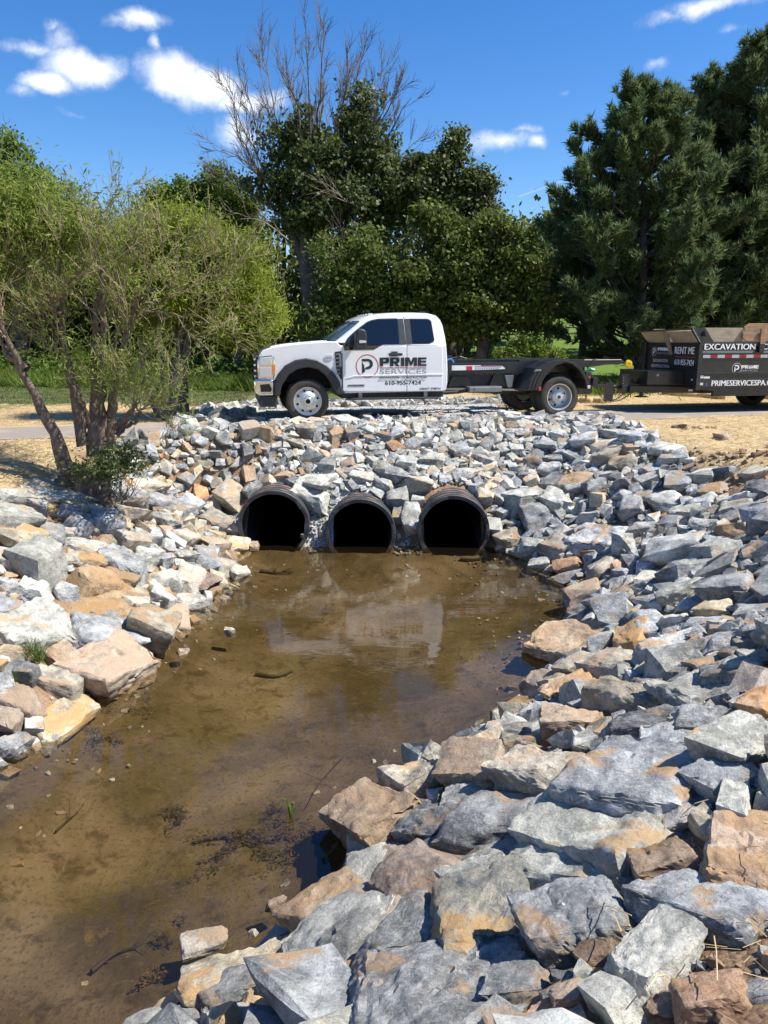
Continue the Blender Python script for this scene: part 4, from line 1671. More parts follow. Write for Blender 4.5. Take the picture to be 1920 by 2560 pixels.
    def plate(name, pts, d0, d1, mat, par, bev=0):
        f = lambda dd: (lambda x, z: max(0, (z - 1.38) * .30) + dd)
        bm = bmesh.new(); add_prism(bm, pts, f(d0), f(d1)); return bm_obj(name, bm, mat, par, bevel=bev)
    def grow(pts, k):
        cx = sum(p[0] for p in pts) / len(pts); cz = sum(p[1] for p in pts) / len(pts)
        return [(p[0] + (k if p[0] > cx else -k) * .8, p[1] + (k if p[1] > cz else -k) * .8) for p in pts]
    g1u = [(.690, 1.381), (.766, 1.500), (.859, 1.585), (1.01, 1.70), (1.138, 1.79), (1.22, 1.822), (1.347, 1.845), (1.703, 1.855), (1.712, 1.413), (1.417, 1.411), (1.34, 1.381)]
    g1l = [(.706, 1.307), (.690, 1.379), (1.34, 1.379), (1.229, 1.325), (.88, 1.322)]
    plate('window_seal', [(.672, 1.381), (.752, 1.512), (.85, 1.60), (1.0, 1.716), (1.13, 1.806), (1.22, 1.84), (1.347, 1.863), (1.70, 1.872), (1.712, 1.398), (1.42, 1.396), (1.36, 1.381)], SIDE - .004, SIDE + .004, BLACKP, fdoor)
    plate('window_seal', [(.69, 1.292), (.672, 1.379), (1.36, 1.379), (1.235, 1.308), (.88, 1.305)], SIDE - .004, SIDE + .004, BLACKP, fdoor)
    plate('window_glass', g1u, SIDE - .008, SIDE - .001, GLASS, fdoor)
    plate('window_glass', g1l, SIDE - .008, SIDE - .001, GLASS, fdoor)
    g2 = [(1.946, 1.853), (2.26, 1.853), (2.315, 1.835), (2.339, 1.80), (2.376, 1.496), (2.36, 1.46), (2.273, 1.424), (1.966, 1.42)]
    plate('window_seal', grow(g2, .017), SIDE - .004, SIDE + .004, BLACKP, rdoor)
    plate('window_glass', g2, SIDE - .008, SIDE - .001, GLASS, rdoor)
    plate('pillar_cover', [(1.708, 1.862), (1.815, 1.866), (1.848, 1.405), (1.72, 1.405)], SIDE - .011, SIDE, BLACKP, fdoor, .004)
    plate('pillar_cover', [(1.835, 1.866), (1.938, 1.862), (1.962, 1.412), (1.868, 1.405)], SIDE - .011, SIDE, BLACKP, rdoor, .004)
    # ---- mirror
    bm = bmesh.new()
    add_prism(bm, [(.825, 1.34), (.860, 1.61), (.89, 1.665), (.96, 1.675), (1.02, 1.65), (1.05, 1.57), (1.048, 1.38), (.99, 1.31), (.84, 1.305)], -.36, -.12)
    mir = bm_obj('side_mirror', bm, BLACKP, t, bevel=.025, seg=3, smooth=True)
    bm = bmesh.new(); add_prism(bm, [(.72, 1.36), (.78, 1.50), (.86, 1.50), (.88, 1.36)], -.14, -.01); bm_obj('mirror_arm', bm, BLACKP, mir, bevel=.015)
    bm = bmesh.new(); add_prism(bm, [(.905, 1.425), (.905, 1.475), (1.03, 1.47), (1.03, 1.43)], -.368, -.355); bm_obj('marker_lens', bm, LENS, mir, bevel=.004)
    # far side mirror
    bm = bmesh.new()
    add_prism(bm, [(.845, 1.36), (.875, 1.60), (.96, 1.655), (1.035, 1.56), (1.033, 1.40), (.985, 1.335), (.86, 1.33)], W + .13, W + .34)
    bm_obj('side_mirror', bm, BLACKP, t, bevel=.025, seg=3)
    # ---- handle
    bm = bmesh.new(); add_prism(bm, [(1.50, 1.222), (1.51, 1.245), (1.60, 1.250), (1.76, 1.245), (1.775, 1.225), (1.76, 1.195), (1.52, 1.190)], SIDE - .035, SIDE - .012)
    bm_obj('handle', bm, BLACKP, fdoor, bevel=.008)
    bm = bmesh.new(); add_prism(bm, [(1.56, 1.185), (1.56, 1.275), (1.68, 1.275), (1.68, 1.185)], SIDE - .012, SIDE + .002); bm_obj('handle_cup', bm, BLACKP, fdoor, bevel=.004)
    # ---- fender flare
    outer = [(.70, .52), (.635, .62), (.58, .757), (.50, .885), (.36, 1.03), (.18, 1.13), (-.016, 1.162), (-.21, 1.13), (-.40, 1.03), (-.53, .88), (-.575, .757), (-.59, .69)]
    inner = [(-.50, .50), (-.485, .60), (-.455, .69), (-.33, .87), (-.165, .97), (.02, 1.00), (.20, .96), (.335, .845), (.44, .69), (.50, .57), (.535, .50)]
    bm = bmesh.new(); add_prism(bm, outer + [(-.60, .49)] + inner + [(.66, .50)], -.085, .30)
    bm_obj('fender_flare', bm, BLACKP, t, bevel=.022, seg=3, smooth=True)
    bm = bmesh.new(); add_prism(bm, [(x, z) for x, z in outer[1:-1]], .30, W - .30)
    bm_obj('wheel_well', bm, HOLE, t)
    bm = bmesh.new(); add_prism(bm, outer + [(-.60, .49)] + inner + [(.66, .50)], W - .25, W + .085)
    bm_obj('fender_flare', bm, BLACKP, t, bevel=.022, seg=3)
    # ---- nose
    bm = bmesh.new()
    add_prism(bm, [(-.845, 1.195), (-.60, 1.215), (-.572, 1.16), (-.560, 1.05), (-.575, .90), (-.60, .79), (-.865, .80), (-.885, .95), (-.875, 1.12)], -.018, .10)
    hl = bm_obj('headlight', bm, CHROME, t, bevel=.02, seg=3, smooth=True)
    bm = bmesh.new()
    add_prism(bm, [(-.84, 1.165), (-.64, 1.18), (-.63, 1.05), (-.84, 1.03)], -.026, -.012); add_prism(bm, [(-.85, 1.0), (-.64, 1.0), (-.65, .83), (-.85, .83)], -.026, -.012)
    bm_obj('lens', bm, LENS, hl, bevel=.008)
    bm = bmesh.new(); add_prism(bm, [(-.622, 1.05), (-.574, 1.05), (-.57, .95), (-.60, .86), (-.622, .88)], -.03, -.012); bm_obj('turn_signal', bm, AMBER, hl, bevel=.005)
    bm = bmesh.new(); add_prism(bm, [(-.845, 1.195), (-.60, 1.215), (-.865, .80), (-.885, .95)], W - .1, W + .018); bm_obj('headlight', bm, LENS, t)
    bm = bmesh.new()
    add_box(bm, -.905, -.86, .12, W - .12, .78, 1.22)
    gr = bm_obj('grille', bm, BLACKP, t, bevel=.02)
    for k in range(4):
        bm = bmesh.new(); add_box(bm, -.945, -.90, .06, W - .06, .825 + k * .10, .868 + k * .10); bm_obj('grille_bar', bm, CHROME, gr, bevel=.012)
    bm = bmesh.new()
    add_prism(bm, [(-.955, .75), (-.94, .80), (-.60, .79), (-.585, .68), (-.60, .50), (-.86, .50), (-.93, .53), (-.955, .62)], -.03, W + .03)
    bp = bm_obj('front_bumper', bm, CHROME, t, bevel=.035, seg=3, smooth=True)
    bm = bmesh.new(); add_prism(bm, [(-.85, .70), (-.68, .715), (-.64, .62), (-.66, .57), (-.84, .57)], -.037, -.02); bm_obj('bumper_pocket', bm, HOLE, bp, bevel=.01)
    bm = bmesh.new(); add_prism(bm, [(-.60, .785), (-.47, .785), (-.50, .60), (-.53, .49), (-.60, .49)], -.045, .10); bm_obj('bumper_end', bm, BLACKP, bp, bevel=.01)
    bm = bmesh.new(); add_prism(bm, [(-.86, .50), (-.88, .33), (-.84, .30), (-.56, .29), (-.54, .49)], .0, W); bm_obj('air_dam', bm, BLACKP, t, bevel=.015)
    # ---- fender vent and badge
    bm = bmesh.new(); add_prism(bm, [(.515, 1.27), (.63, 1.285), (.645, 1.0), (.655, .785), (.625, .775), (.56, .88), (.535, .98)], -.012, .004)
    vt = bm_obj('fender_vent', bm, BLACKP, t, bevel=.006)
    for k in range(6):
        bm = bmesh.new(); add_prism(bm, [(.535, 1.235 - k * .07), (.60, 1.245 - k * .07), (.60, 1.225 - k * .07), (.535, 1.213 - k * .07)], -.022, -.010); bm_obj('vent_slat', bm, GREYM, vt)
    bm = bmesh.new(); add_prism(bm, [(.585, 1.23), (.63, 1.23), (.64, 1.02), (.60, .98), (.585, 1.05)], -.03, -.01); bm_obj('vent_badge', bm, GREYM, vt, bevel=.006)
    bm = bmesh.new()
    pts = [(.400 + .082 * math.cos(a), 1.172 + .052 * math.sin(a)) for a in np.linspace(0, 2 * PI, 24, endpoint=False)]
    add_prism(bm, pts, -.010, .004)
    bd = bm_obj('oval_badge', bm, SILVV, t)
    text_part('badge_text', '4x4', (.345, 1.155, .455, 1.19), -.013, GREYV, bd, .02)
    # antenna and roof lamps
    bm = bmesh.new(); add_tube(bm, [(.375, .35, 1.45), (.37, .35, 2.02)], [.005, .003], 6); bm_obj('antenna', bm, BLACKM, t)
    for y in (.45, .75, 1.02, 1.28, 1.58):
        bm = bmesh.new(); add_box(bm, 1.20, 1.30, y - .05, y + .05, 1.93, 1.965); bm_obj('roof_marker_lamp', bm, LENS, t, bevel=.015)
    bm = bmesh.new(); add_box(bm, 2.30, 2.44, .85, 1.18, 1.985, 2.02); bm_obj('stop_lamp', bm, BLACKM, t, bevel=.012)
    # running board
    bm = bmesh.new(); add_prism(bm, [(.70, .40), (2.49, .40), (2.47, .435), (.86, .435)], -.07, .16)
    sb = bm_obj('running_board', bm, BLACKP, t, bevel=.01)
    for s in (.95, 2.2):
        bm = bmesh.new(); add_box(bm, s, s + .07, .02, .2, .42, .58); bm_obj('step_bracket', bm, GREYM, sb)
    bm = bmesh.new(); add_box(bm, .66, 2.60, .10, W - .1, .42, .56); bm_obj('cab_floor', bm, DARKM, t)
    # ---- door lettering
    L = SIDE - .002
    emblem(1.111, 1.013, .212, L, REDV, BLACKV, fdoor)
    heavy_word('door_lettering', 'PRIME', (1.346, 1.008, 2.235, 1.165), L - .0015, BLACKV, t, label='bold black PRIME across both doors')
    flat_shape('red_rule', [[(1.346, .977), (2.235, .972), (2.235, .981), (1.346, .986)]], L, REDV, t)
    text_part('door_lettering', 'SERVICES', (1.346, .866, 2.237, .96), L, GREYV, t, -.004, label='thin grey SERVICES across both doors')
    text_part('door_lettering', 'EXCAVATION - CONSTRUCTION', (1.341, .776, 2.233, .818), L - .009, BLACKV, t, .012)
    text_part('phone_number', '610-955-7424', (1.445, .668, 2.133, .742), L, BLACKV, t, .0, fat=.025)
    text_part('registration_lettering', 'USDOT 3708741', (2.11, .570, 2.513, .608), L, BLACKV, rdoor, .012)
    bm = bmesh.new(); add_prism(bm, [(.745, .645), (.745, .682), (1.06, .684), (1.06, .647)], L - .002, L + .002)
    tg = bm_obj('trim_tag', bm, GREYV, fdoor)
    text_part('trim_tag_text', 'V8 TURBO DIESEL', (.755, .652, 1.05, .676), L - .004, BLACKV, tg, .01)
    # ---- chassis behind the cab
    def box(name, a, par=t, mat=DARKM, bev=.006):
        bm = bmesh.new(); add_box(bm, *a); return bm_obj(name, bm, mat, par, bevel=bev)
    def pr(name, pts, w0, w1, mat=DARKM, par=t, bev=.005):
        bm = bmesh.new(); add_prism(bm, pts, w0, w1); return bm_obj(name, bm, mat, par, bevel=bev)
    box('headboard', (2.67, 2.76, .25, 1.78, .70, 1.12), mat=BLACKM)
    box('hydraulic_tank', (2.67, 2.82, .28, .62, .86, 1.19), mat=BLACKM)
    bm = bmesh.new(); add_tube(bm, [(2.70, .24, 1.10), (2.78, .22, 1.13), (2.84, .23, 1.06)], .02, 8); bm_obj('blue_hose', bm, simple('blue_hose', (.05, .18, .4), .4), t)
    for w0, w1 in ((.36, .50), (1.53, 1.67)):
        r_ = pr('hoist_rail', [(2.78, .845), (2.78, 1.045), (4.22, 1.06), (4.22, 1.095), (5.60, 1.105), (5.62, 1.0), (5.55, .86), (4.3, .84)], w0, w1, BLACKM)
        if w0 < 1:
            pr('white_warning_strip', [(2.745, .905), (2.745, 1.0), (3.42, 1.0), (3.43, .985), (3.86, .985), (3.92, .945), (3.92, .925), (3.5, .912)], w0 - .012, w0 - .002, WHITEV, r_, 0)
            pr('red_warning_label', [(3.13, .912), (3.13, .985), (3.25, .985), (3.25, .912)], w0 - .016, w0 - .012, RED, r_, 0)
            pr('red_warning_line', [(3.30, .975), (3.30, .984), (3.85, .979), (3.85, .970)], w0 - .016, w0 - .012, REDV, r_, 0)
            for k in range(11):
                box('warning_print', (3.31 + k * .046, 3.335 + k * .046, w0 - .0165, w0 - .0125, .93, .95), r_, GREYV, 0)
    box('jib_beam', (2.85, 5.5, .92, 1.12, .93, 1.10), mat=BLACKM)
    bm = bmesh.new(); add_tube(bm, [(2.9, .7, 1.10), (3.1, .7, 1.16), (3.25, .7, 1.12)], .012, 6); add_tube(bm, [(2.95, 1.2, 1.10), (3.3, 1.25, 1.15), (3.4, 1.2, 1.08)], .012, 6)
    bm_obj('hydraulic_hoses', bm, BLACKM, t)
    for w0, w1 in ((.50, .58), (1.45, 1.53)):
        pr('chassis_frame', [(2.60, .545), (2.66, .80), (3.80, .812), (5.85, .80), (5.86, .60), (5.2, .60), (4.6, .64), (4.1, .56), (3.1, .57)], w0, w1)
    pr('frame_bracket', [(3.62, .58), (3.75, .86), (4.02, .86), (4.15, .60)], .42, .50, BLACKM)
    pr('frame_bracket', [(2.80, .60), (2.88, .79), (3.20, .79), (3.28, .60)], .44, .50, BLACKM)
    for k in range(5):
        bm = bmesh.new(); add_lathe(bm, [(0, -.02), (.014, -.018), (.014, .0)], (3.36 + k * .11, .43, .845), 8); bm_obj('bolt', bm, GREYM, t)
    pr('spring_hanger', [(3.93, .80), (4.12, .80), (4.09, .58), (4.03, .56), (3.98, .62)], .36, .44, GREYM)
    box('battery_box', (3.14, 3.81, .16, .48, .495, .60), mat=GREYM, bev=.015)
    box('battery_lid', (3.24, 3.66, .145, .165, .515, .59), mat=GREYM)
    bm = bmesh.new(); add_tube(bm, [(2.5, 1.0, .50), (4.7, 1.0, .44)], .05, 12); bm_obj('driveshaft', bm, DARKM, t)
    bm = bmesh.new(); add_tube(bm, [(2.65, .42, .47), (3.0, .4, .49), (3.12, .3, .52)], .035, 10); bm_obj('exhaust', bm, DARKM, t)
    box('crossmember', (3.75, 3.9, .5, 1.5, .43, .62))
    # rear axle and duals
    bm = bmesh.new(); add_tube(bm, [(4.885, .0, .40), (4.885, 2.0, .40)], .07, 12); add_lathe(bm, [(0, -.17), (.14, -.12), (.18, 0), (.14, .12), (0, .17)], (4.885, 1.0, .40), 20)
    bm_obj('rear_axle', bm, DARKM, t, smooth=True)
    bm = bmesh.new(); add_tube(bm, [(.0, .1, .39), (.0, 1.9, .39)], .06, 10); bm_obj('front_axle', bm, DARKM, t)
    pr('leaf_springs', [(4.25, .50), (4.885, .38), (5.55, .52), (5.55, .56), (4.885, .47), (4.25, .55)], .58, .66)
    wheel(t, (0, -.02, .39), .392, -1, 'front')
    wheel(t, (0, W - .215, .39), .392, 1, 'front')
    wheel(t, (4.885, -.11, .40), .402, -1, 'rear')
    wheel(t, (4.885, .165, .40), .402, -1, 'trailer')
    wheel(t, (4.885, W + .11 - .235, .40), .402, 1, 'rear')
    wheel(t, (4.885, W - .40, .40), .402, -1, 'trailer')
    # rear fenders
    fo = [(4.165, .53), (4.235, .776), (4.35, .955), (4.56, 1.07), (4.73, 1.10), (4.93, 1.112), (5.12, 1.075), (5.25, 1.0), (5.345, .894), (5.44, .72), (5.49, .55)]
    fi = [(5.425, .54), (5.37, .74), (5.24, .915), (5.10, 1.02), (4.95, 1.06), (4.77, 1.01), (4.61, .88), (4.50, .71), (4.46, .54)]
    for w0, w1 in ((-.17, .46), (W - .46, W + .17)):
        f_ = pr('rear_fender', fo + fi, w0, w1, BLACKM, t, .012)
    # thin arch lip that stands out of the near fender
    lip = [(5.49, .55), (5.425, .54)] + fi[1:] + [(4.505, .545), (4.545, .715), (4.645, .865), (4.79, .975), (4.95, 1.025), (5.08, .985), (5.21, .89), (5.33, .73), (5.385, .545)]
    for k in range(3):
        pr('fender_rib', [(4.20 + .07 * k, .56), (4.262 + .07 * k, .77), (4.36 + .07 * k, .93), (4.375 + .07 * k, .922), (4.282 + .07 * k, .765), (4.222 + .07 * k, .56)], -.185, -.168, BLACKM, f_, 0)
    pr('mud_clip', [(4.30, .885), (4.33, .93), (4.46, .93), (4.45, .90), (4.36, .90)], -.19, -.17, GREYM)
    box('reflector_tag', (4.42, 4.47, -.182, -.172, .53, .60), mat=REDV)
    box('reflector_tag', (5.43, 5.49, -.182, -.172, .56, .62), mat=SILVV)
    # tail
    pr('rear_plate', [(5.45, .44), (5.60, .40), (5.86, .41), (5.87, .72), (5.62, .74), (5.60, .95), (5.45, .95)], .48, 1.55, BLACKM)
    box('tail_lamp', (5.62, 5.74, .30, .50, .78, .86), mat=DARKM)
    box('tail_lamp_lens', (5.72, 5.76, .32, .48, .79, .85), mat=RED, bev=.008)
    bm = bmesh.new(); add_tube(bm, [(5.70, .50, .84), (5.80, .44, .90), (5.86, .43, .88)], .035, 10); bm_obj('green_gladhand', bm, GREEN, t)
    bm = bmesh.new(); add_tube(bm, [(5.62, .52, .98), (5.7, .48, 1.02), (5.76, .48, .90), (5.70, .45, .72)], .016, 7); add_tube(bm, [(5.60, .50, .9), (5.66, .42, .80), (5.74, .45, .70), (5.9, .6, .66)], .012, 6)
    add_tube(bm, [(5.74, .46, .96), (5.84, .46, 1.09), (5.93, .5, 1.10)], .012, 6)
    bm_obj('trailer_wiring', bm, BLACKM, t)
    bm = bmesh.new(); add_tube(bm, [(5.64, .5, .79), (5.72, .42, .77), (5.77, .44, .73)], .03, 8); bm_obj('copper_connector', bm, simple('copper_rust', (.3, .12, .06), .5, .5), t)
    box('rear_lamp_box', (5.84, 5.96, .42, .58, .58, .74), mat=BLACKM, bev=.02)
    pr('pintle_mount', [(6.43, .60), (6.62, .59), (6.62, .20), (6.45, .20), (6.43, .50), (5.86, .51), (5.86, .57), (6.43, .57)], .98, 1.08, BLACKM)
    # long pole with a yellow roller sticking out behind
    bm = bmesh.new(); add_tube(bm, [(5.2, 1.02, 1.06), (6.10, 1.02, 1.06), (6.80, 1.08, 1.062)], [.03, .026, .02], 10)
    pole = bm_obj('hook_pole', bm, simple('rusty_brown_pole', (.10, .07, .06), .5), t)
    bm = bmesh.new(); add_prism(bm, [(5.6, .92), (5.6, 1.04), (6.84, 1.04), (6.84, .99), (6.4, .97), (6.1, .93)], 1.00, 1.06); bm_obj('pole_web', bm, BLACKM, pole)
    bm = bmesh.new(); add_lathe(bm, [(0, -.06), (.03, -.06), (.035, -.075), (.075, -.07), (.082, -.03), (.07, 0), (0, 0)], (6.955, 1.08, .985), 24)
    bm_obj('yellow_roller', bm, YELLOW, pole, smooth=True)
    bm = bmesh.new(); add_tube(bm, [(6.82, 1.08, 1.05), (6.87, 1.08, .985), (6.95, 1.08, .985)], .015, 8); bm_obj('roller_pin', bm, simple('red_pin', (.4, .05, .04), .5), pole)


build_truck()


def build_trailer():
    S0, SE = 8.03, 12.3
    w0, w1 = .15, 2.15
    t = empty('dump_trailer', ORG + Vector((math.cos(PSI) * 10.4, math.sin(PSI) * 10.4, 0)), PSI, label='black lettered dump trailer hitched behind the white truck, with wooden side boards', cat='trailer')
    K = 10.4        # local origin sits under the axles

    def sh(l): return [(a - K, b) for a, b in l]

    def pr(name, pts, a, b, mat=BLACKM, par=t, bev=.005):
        bm = bmesh.new(); add_prism(bm, sh(pts), a, b); return bm_obj(name, bm, mat, par, bevel=bev)

    def box(name, a, mat=BLACKM, par=t, bev=.006):
        bm = bmesh.new(); add_box(bm, a[0] - K, a[1] - K, *a[2:]); return bm_obj(name, bm, mat, par, bevel=bev)
    for wa, wb in ((w0, w0 + .05), (w1 - .05, w1)):
        sidep = pr('side_panel', [(7.98, 1.42), (8.03, .62), (SE, .60), (SE, 1.42)], wa, wb)
        if wa == w0: near = sidep
    pr('lower_skirt', [(8.05, .66), (8.07, .48), (8.43, .45), (8.44, .34), (SE, .33), (SE, .66)], w0 + .03, w0 + .10)
    pr('lower_skirt', [(8.05, .66), (8.07, .48), (8.43, .45), (8.44, .34), (SE, .33), (SE, .66)], w1 - .10, w1 - .03)
    pr('top_rail', [(7.98, 1.365), (7.98, 1.43), (SE, 1.43), (SE, 1.365)], w0 - .035, w0 + .06)
    pr('top_rail', [(7.98, 1.365), (7.98, 1.43), (SE, 1.43), (SE, 1.365)], w1 - .06, w1 + .035)
    pr('web_rail', [(8.06, .525), (8.06, .695), (SE, .695), (SE, .525)], w0 - .03, w0 + .04)
    pr('mid_rib', [(8.05, .795), (8.05, .83), (SE, .83), (SE, .795)], w0 - .02, w0 + .01)
    pr('side_rib', [(8.06, 1.215), (8.06, 1.265), (9.26, 1.265), (9.20, 1.215)], w0 - .035, w0 + .01, simple('dull_steel_rib', (.16, .18, .20), .4, .3))
    pr('side_rib', [(9.46, 1.215), (9.46, 1.265), (SE, 1.265), (SE, 1.215)], w0 - .035, w0 + .01, simple('dull_steel_rib_rear', (.16, .18, .20), .4, .3))
    pr('corner_post', [(7.975, .47), (7.975, 1.43), (8.05, 1.43), (8.07, .47)], w0 - .04, w0 + .05)
    pr('corner_post', [(7.94, .60), (7.94, 1.43), (8.05, 1.43), (8.07, .60)], w1 - .07, w1 + .04)
    box('front_wall', (8.00, 8.05, w0, w1, .62, 1.42))
    box('rear_wall', (SE - .05, SE, w0, w1, .62, 1.42))
    box('load_floor', (8.03, SE, w0 + .03, w1 - .03, .60, .66), DARKM)
    # lettering on the long side
    L = w0 - .004
    text_part('side_lettering', 'EXCAVATION', (8.091 - K, 1.288, 9.266 - K, 1.405), w0 - .038, WHITEV, near, .0, fat=.03)
    text_part('side_lettering', 'CONSTRUCTION', (9.43 - K, 1.288, 10.86 - K, 1.405), w0 - .038, WHITEV, near, .0, fat=.03)
    k = 0; s = 8.10
    while s < SE - .2:
        pr('reflective_tape', [(s, 1.121), (s, 1.185), (s + .165, 1.185), (s + .165, 1.121)], L - .001, L + .002, WHITEV if k % 2 == 0 else RED, near, 0)
        s += .167; k += 1
    emblem(8.905 - K, .908, .112, L, SILVV, WHITEV, near)
    heavy_word('side_lettering', 'PRIME', (9.01 - K, .903, 9.414 - K, .97), L, WHITEV, near)
    text_part('side_lettering', 'SERVICES', (9.01 - K, .843, 9.40 - K, .882), L, GREYV, near, .0)
    text_part('web_address', 'PRIMESERVICESPA.COM', (8.335 - K, .556, 9.99 - K, .668), w0 - .033, WHITEV, near, .0, fat=.03)
    box('white_sticker', (8.06, 8.16, L - .003, L, .715, .77), WHITEV, near, 0); box('white_sticker', (8.17, 8.30, L - .003, L, .71, .755), WHITEV, near, 0)
    box('round_sticker', (8.07, 8.14, w0 - .035, w0 - .031, .575, .625), SILVV, near, 0); box('blue_sticker', (8.20, 8.24, w0 - .035, w0 - .031, .56, .62), simple('blue_sticker_ink', (.08, .10, .3), .5), near, 0)
    # front wall lettering (faces the truck); a runs from far to near so it reads left to right
    F = 7.996 - K
    fr = obj('front_lettering', bpy.data.meshes.new('front_lettering'), t)
    text_part('front_sign', 'RENT ME', (1.0, 1.195, .29, 1.337), F, WHITEV, fr, .0, face='front', fat=.03, label='white RENT ME on the front wall')
    text_part('front_sign', '610-955-7424', (.98, .962, .28, 1.08), F, WHITEV, fr, .0, face='front', fat=.02)
    flat_shape('front_rule', [[(.24, 1.125), (.95, 1.125), (.95, 1.137), (.24, 1.137)]], F, REDV, fr, 'front')
    emblem(1.80, 1.232, .10, F, SILVV, WHITEV, fr, 'front', -1)
    heavy_word('front_sign', 'PRIME', (1.66, 1.25, 1.17, 1.318), F, WHITEV, fr, 'front')
    text_part('front_sign', 'SERVICES', (1.66, 1.175, 1.19, 1.215), F, GREYV, fr, 0, face='front')
    text_part('front_sign', 'EXCAVATION', (1.81, 1.005, 1.24, 1.07), F, SILVV, fr, .012, face='front')
    text_part('front_sign', 'CONSTRUCTION', (1.88, .885, 1.17, .95), F, SILVV, fr, .012, face='front')
    # flared plywood-lined front extension
    bm = bmesh.new()
    for a, b, c_, d in ((w1, 1.30, .0, .0), (1.12, w0 + .03, .0, .0)):
        pts = [(8.03, a, 1.425), (8.03, b, 1.425), (7.82, b, 1.66), (7.82, a, 1.66)]
        v = [bm.verts.new((p[0] - K, p[1], p[2])) for p in pts] + [bm.verts.new((p[0] - K + .03, p[1], p[2] + .012)) for p in pts]
        for f in ((0, 1, 2, 3), (7, 6, 5, 4), (0, 4, 5, 1), (1, 5, 6, 2), (2, 6, 7, 3), (3, 7, 4, 0)): bm.faces.new([v[i] for i in f])
    bm_obj('front_extension_board', bm, PLY, t)
    bm = bmesh.new(); add_tube(bm, [(7.81 - K, w1 + .03, 1.665), (7.81 - K, w0 - .02, 1.70)], .022, 8); bm_obj('extension_edge_bar', bm, BLACKM, t)
    bm = bmesh.new()
    for yy in (1.21,):
        v = [bm.verts.new((x - K, y, z)) for x, y, z in ((7.84, yy + .10, 1.665), (7.84, yy - .10, 1.665), (7.985, yy - .13, 1.17), (7.985, yy - .05, 1.17))]
        v2 = [bm.verts.new((q.co.x + .03, q.co.y, q.co.z)) for q in v]
        for f in ((0, 1, 2, 3),): bm.faces.new([v[i] for i in f]); bm.faces.new([v2[i] for i in f[::-1]])
        for i in range(4): bm.faces.new((v[i], v2[i], v2[(i + 1) % 4], v[(i + 1) % 4]))
    bm_obj('extension_gusset', bm, simple('bare_brown_board', (.25, .19, .13), .8), t)
    bm = bmesh.new(); add_prism(bm, sh([(7.76, 1.715), (8.09, 1.715), (8.33, 1.43), (8.0, 1.42)]), w0 + .0, w0 + .03); bm_obj('wing_plate', bm, BLACKM, t)
    bm = bmesh.new(); add_tube(bm, [(7.80 - K, w0 - .01, 1.71), (8.02 - K, w0 - .01, 1.41)], .014, 8); bm_obj('wing_strut', bm, GREYM, t)
    bm = bmesh.new(); add_tube(bm, [(8.09 - K, w0 - .05, 1.64), (8.09 - K, w1, 1.64)], .03, 10); add_lathe(bm, [(0, -.08), (.04, -.08), (.05, -.04), (.05, 0), (0, 0)], (8.08 - K, w0 - .02, 1.60), 16)
    bm_obj('tarp_roller', bm, DARKM, t, smooth=True)
    # wooden side boards
    pr('side_board', [(8.11, 1.72), (8.98, 1.722), (9.0, 1.44), (8.33, 1.435)], w0 + .03, w0 + .055, PLY)
    pr('plank', [(8.97, 1.735), (9.08, 1.81), (11.2, 1.815), (11.2, 1.665), (8.97, 1.665)], w0 - .03, w0 + .01, PLANK)
    pr('plank', [(8.95, 1.62), (11.2, 1.625), (11.2, 1.465), (9.05, 1.46), (8.95, 1.52)], w0 - .03, w0 + .01, PLANK)
    pr('stake_post', [(9.335, 1.705), (9.465, 1.705), (9.455, 1.40), (9.335, 1.40)], w0 - .075, w0 - .032, PLANK)
    pr('stake_pocket', [(9.33, 1.44), (9.46, 1.44), (9.45, 1.23), (9.345, 1.23)], w0 - .07, w0 - .01, BLACKM)
    pr('side_board', [(8.11, 1.72), (11.2, 1.722), (11.2, 1.44), (8.33, 1.435)], w1 - .055, w1 - .03, PLY)
    # tongue, toolbox, jack, coupler
    for wa, wb in ((.62, .72), (1.5, 1.6)):
        bm = bmesh.new()
        y0 = 1.05
        pts = [(6.95, .40, .535), (8.6, .37, .50)]
        v = []
        for (s, zl, zh), ya, yb in ((pts[0], y0 - (.16 if wa < 1 else -.06), y0 - (.06 if wa < 1 else -.16)), (pts[1], wa, wb)):
            for y in (min(ya, yb), max(ya, yb)):
                for z in (zl, zh): v.append(bm.verts.new((s - K, y, z)))
        for f in ((0, 2, 3, 1), (4, 5, 7, 6), (0, 1, 5, 4), (2, 6, 7, 3), (1, 3, 7, 5), (0, 4, 6, 2)): bm.faces.new([v[i] for i in f])
        bm_obj('tongue_beam', bm, BLACKM, t, bevel=.006)
    for wa in (.62, 1.58): box('frame_beam', (8.5, SE, wa, wa + .1, .37, .60), DARKM)
    tb = box('tool_box', (7.16, 8.0, .60, 1.75, .56, .845), BLACKM, t, .012)
    box('latch', (7.36, 7.42, .585, .602, .74, .79), GREYM, tb)
    box('box_lid', (7.15, 8.01, .59, 1.76, .835, .855), BLACKM, tb)
    box('battery_compartment', (8.02, 8.30, .30, .60, .50, .80), BLACKM)
    box('white_sticker', (7.97, 8.08, .275, .285, .66, .70), SILVV, t, 0); box('white_sticker', (7.93, 8.02, .275, .285, .445, .48), SILVV, t, 0)
    pr('coupler_plate', [(6.80, .535), (6.80, .76), (6.98, .76), (7.12, .59), (7.14, .535)], 1.0, 1.12)
    pr('coupler_plate', [(6.80, .37), (6.80, .54), (6.99, .54), (6.99, .37)], .96, 1.16)
    for z in (.58, .64, .70):
        bm = bmesh.new(); add_lathe(bm, [(0, -.012), (.013, -.01), (.013, 0)], (6.84 - K, .998, z), 8); bm_obj('bolt', bm, GREYM, t)
    bm = bmesh.new()
    add_tube(bm, [(6.80 - K, 1.06, .49), (6.70 - K, 1.06, .52), (6.63 - K, 1.06, .50)], .035, 10)
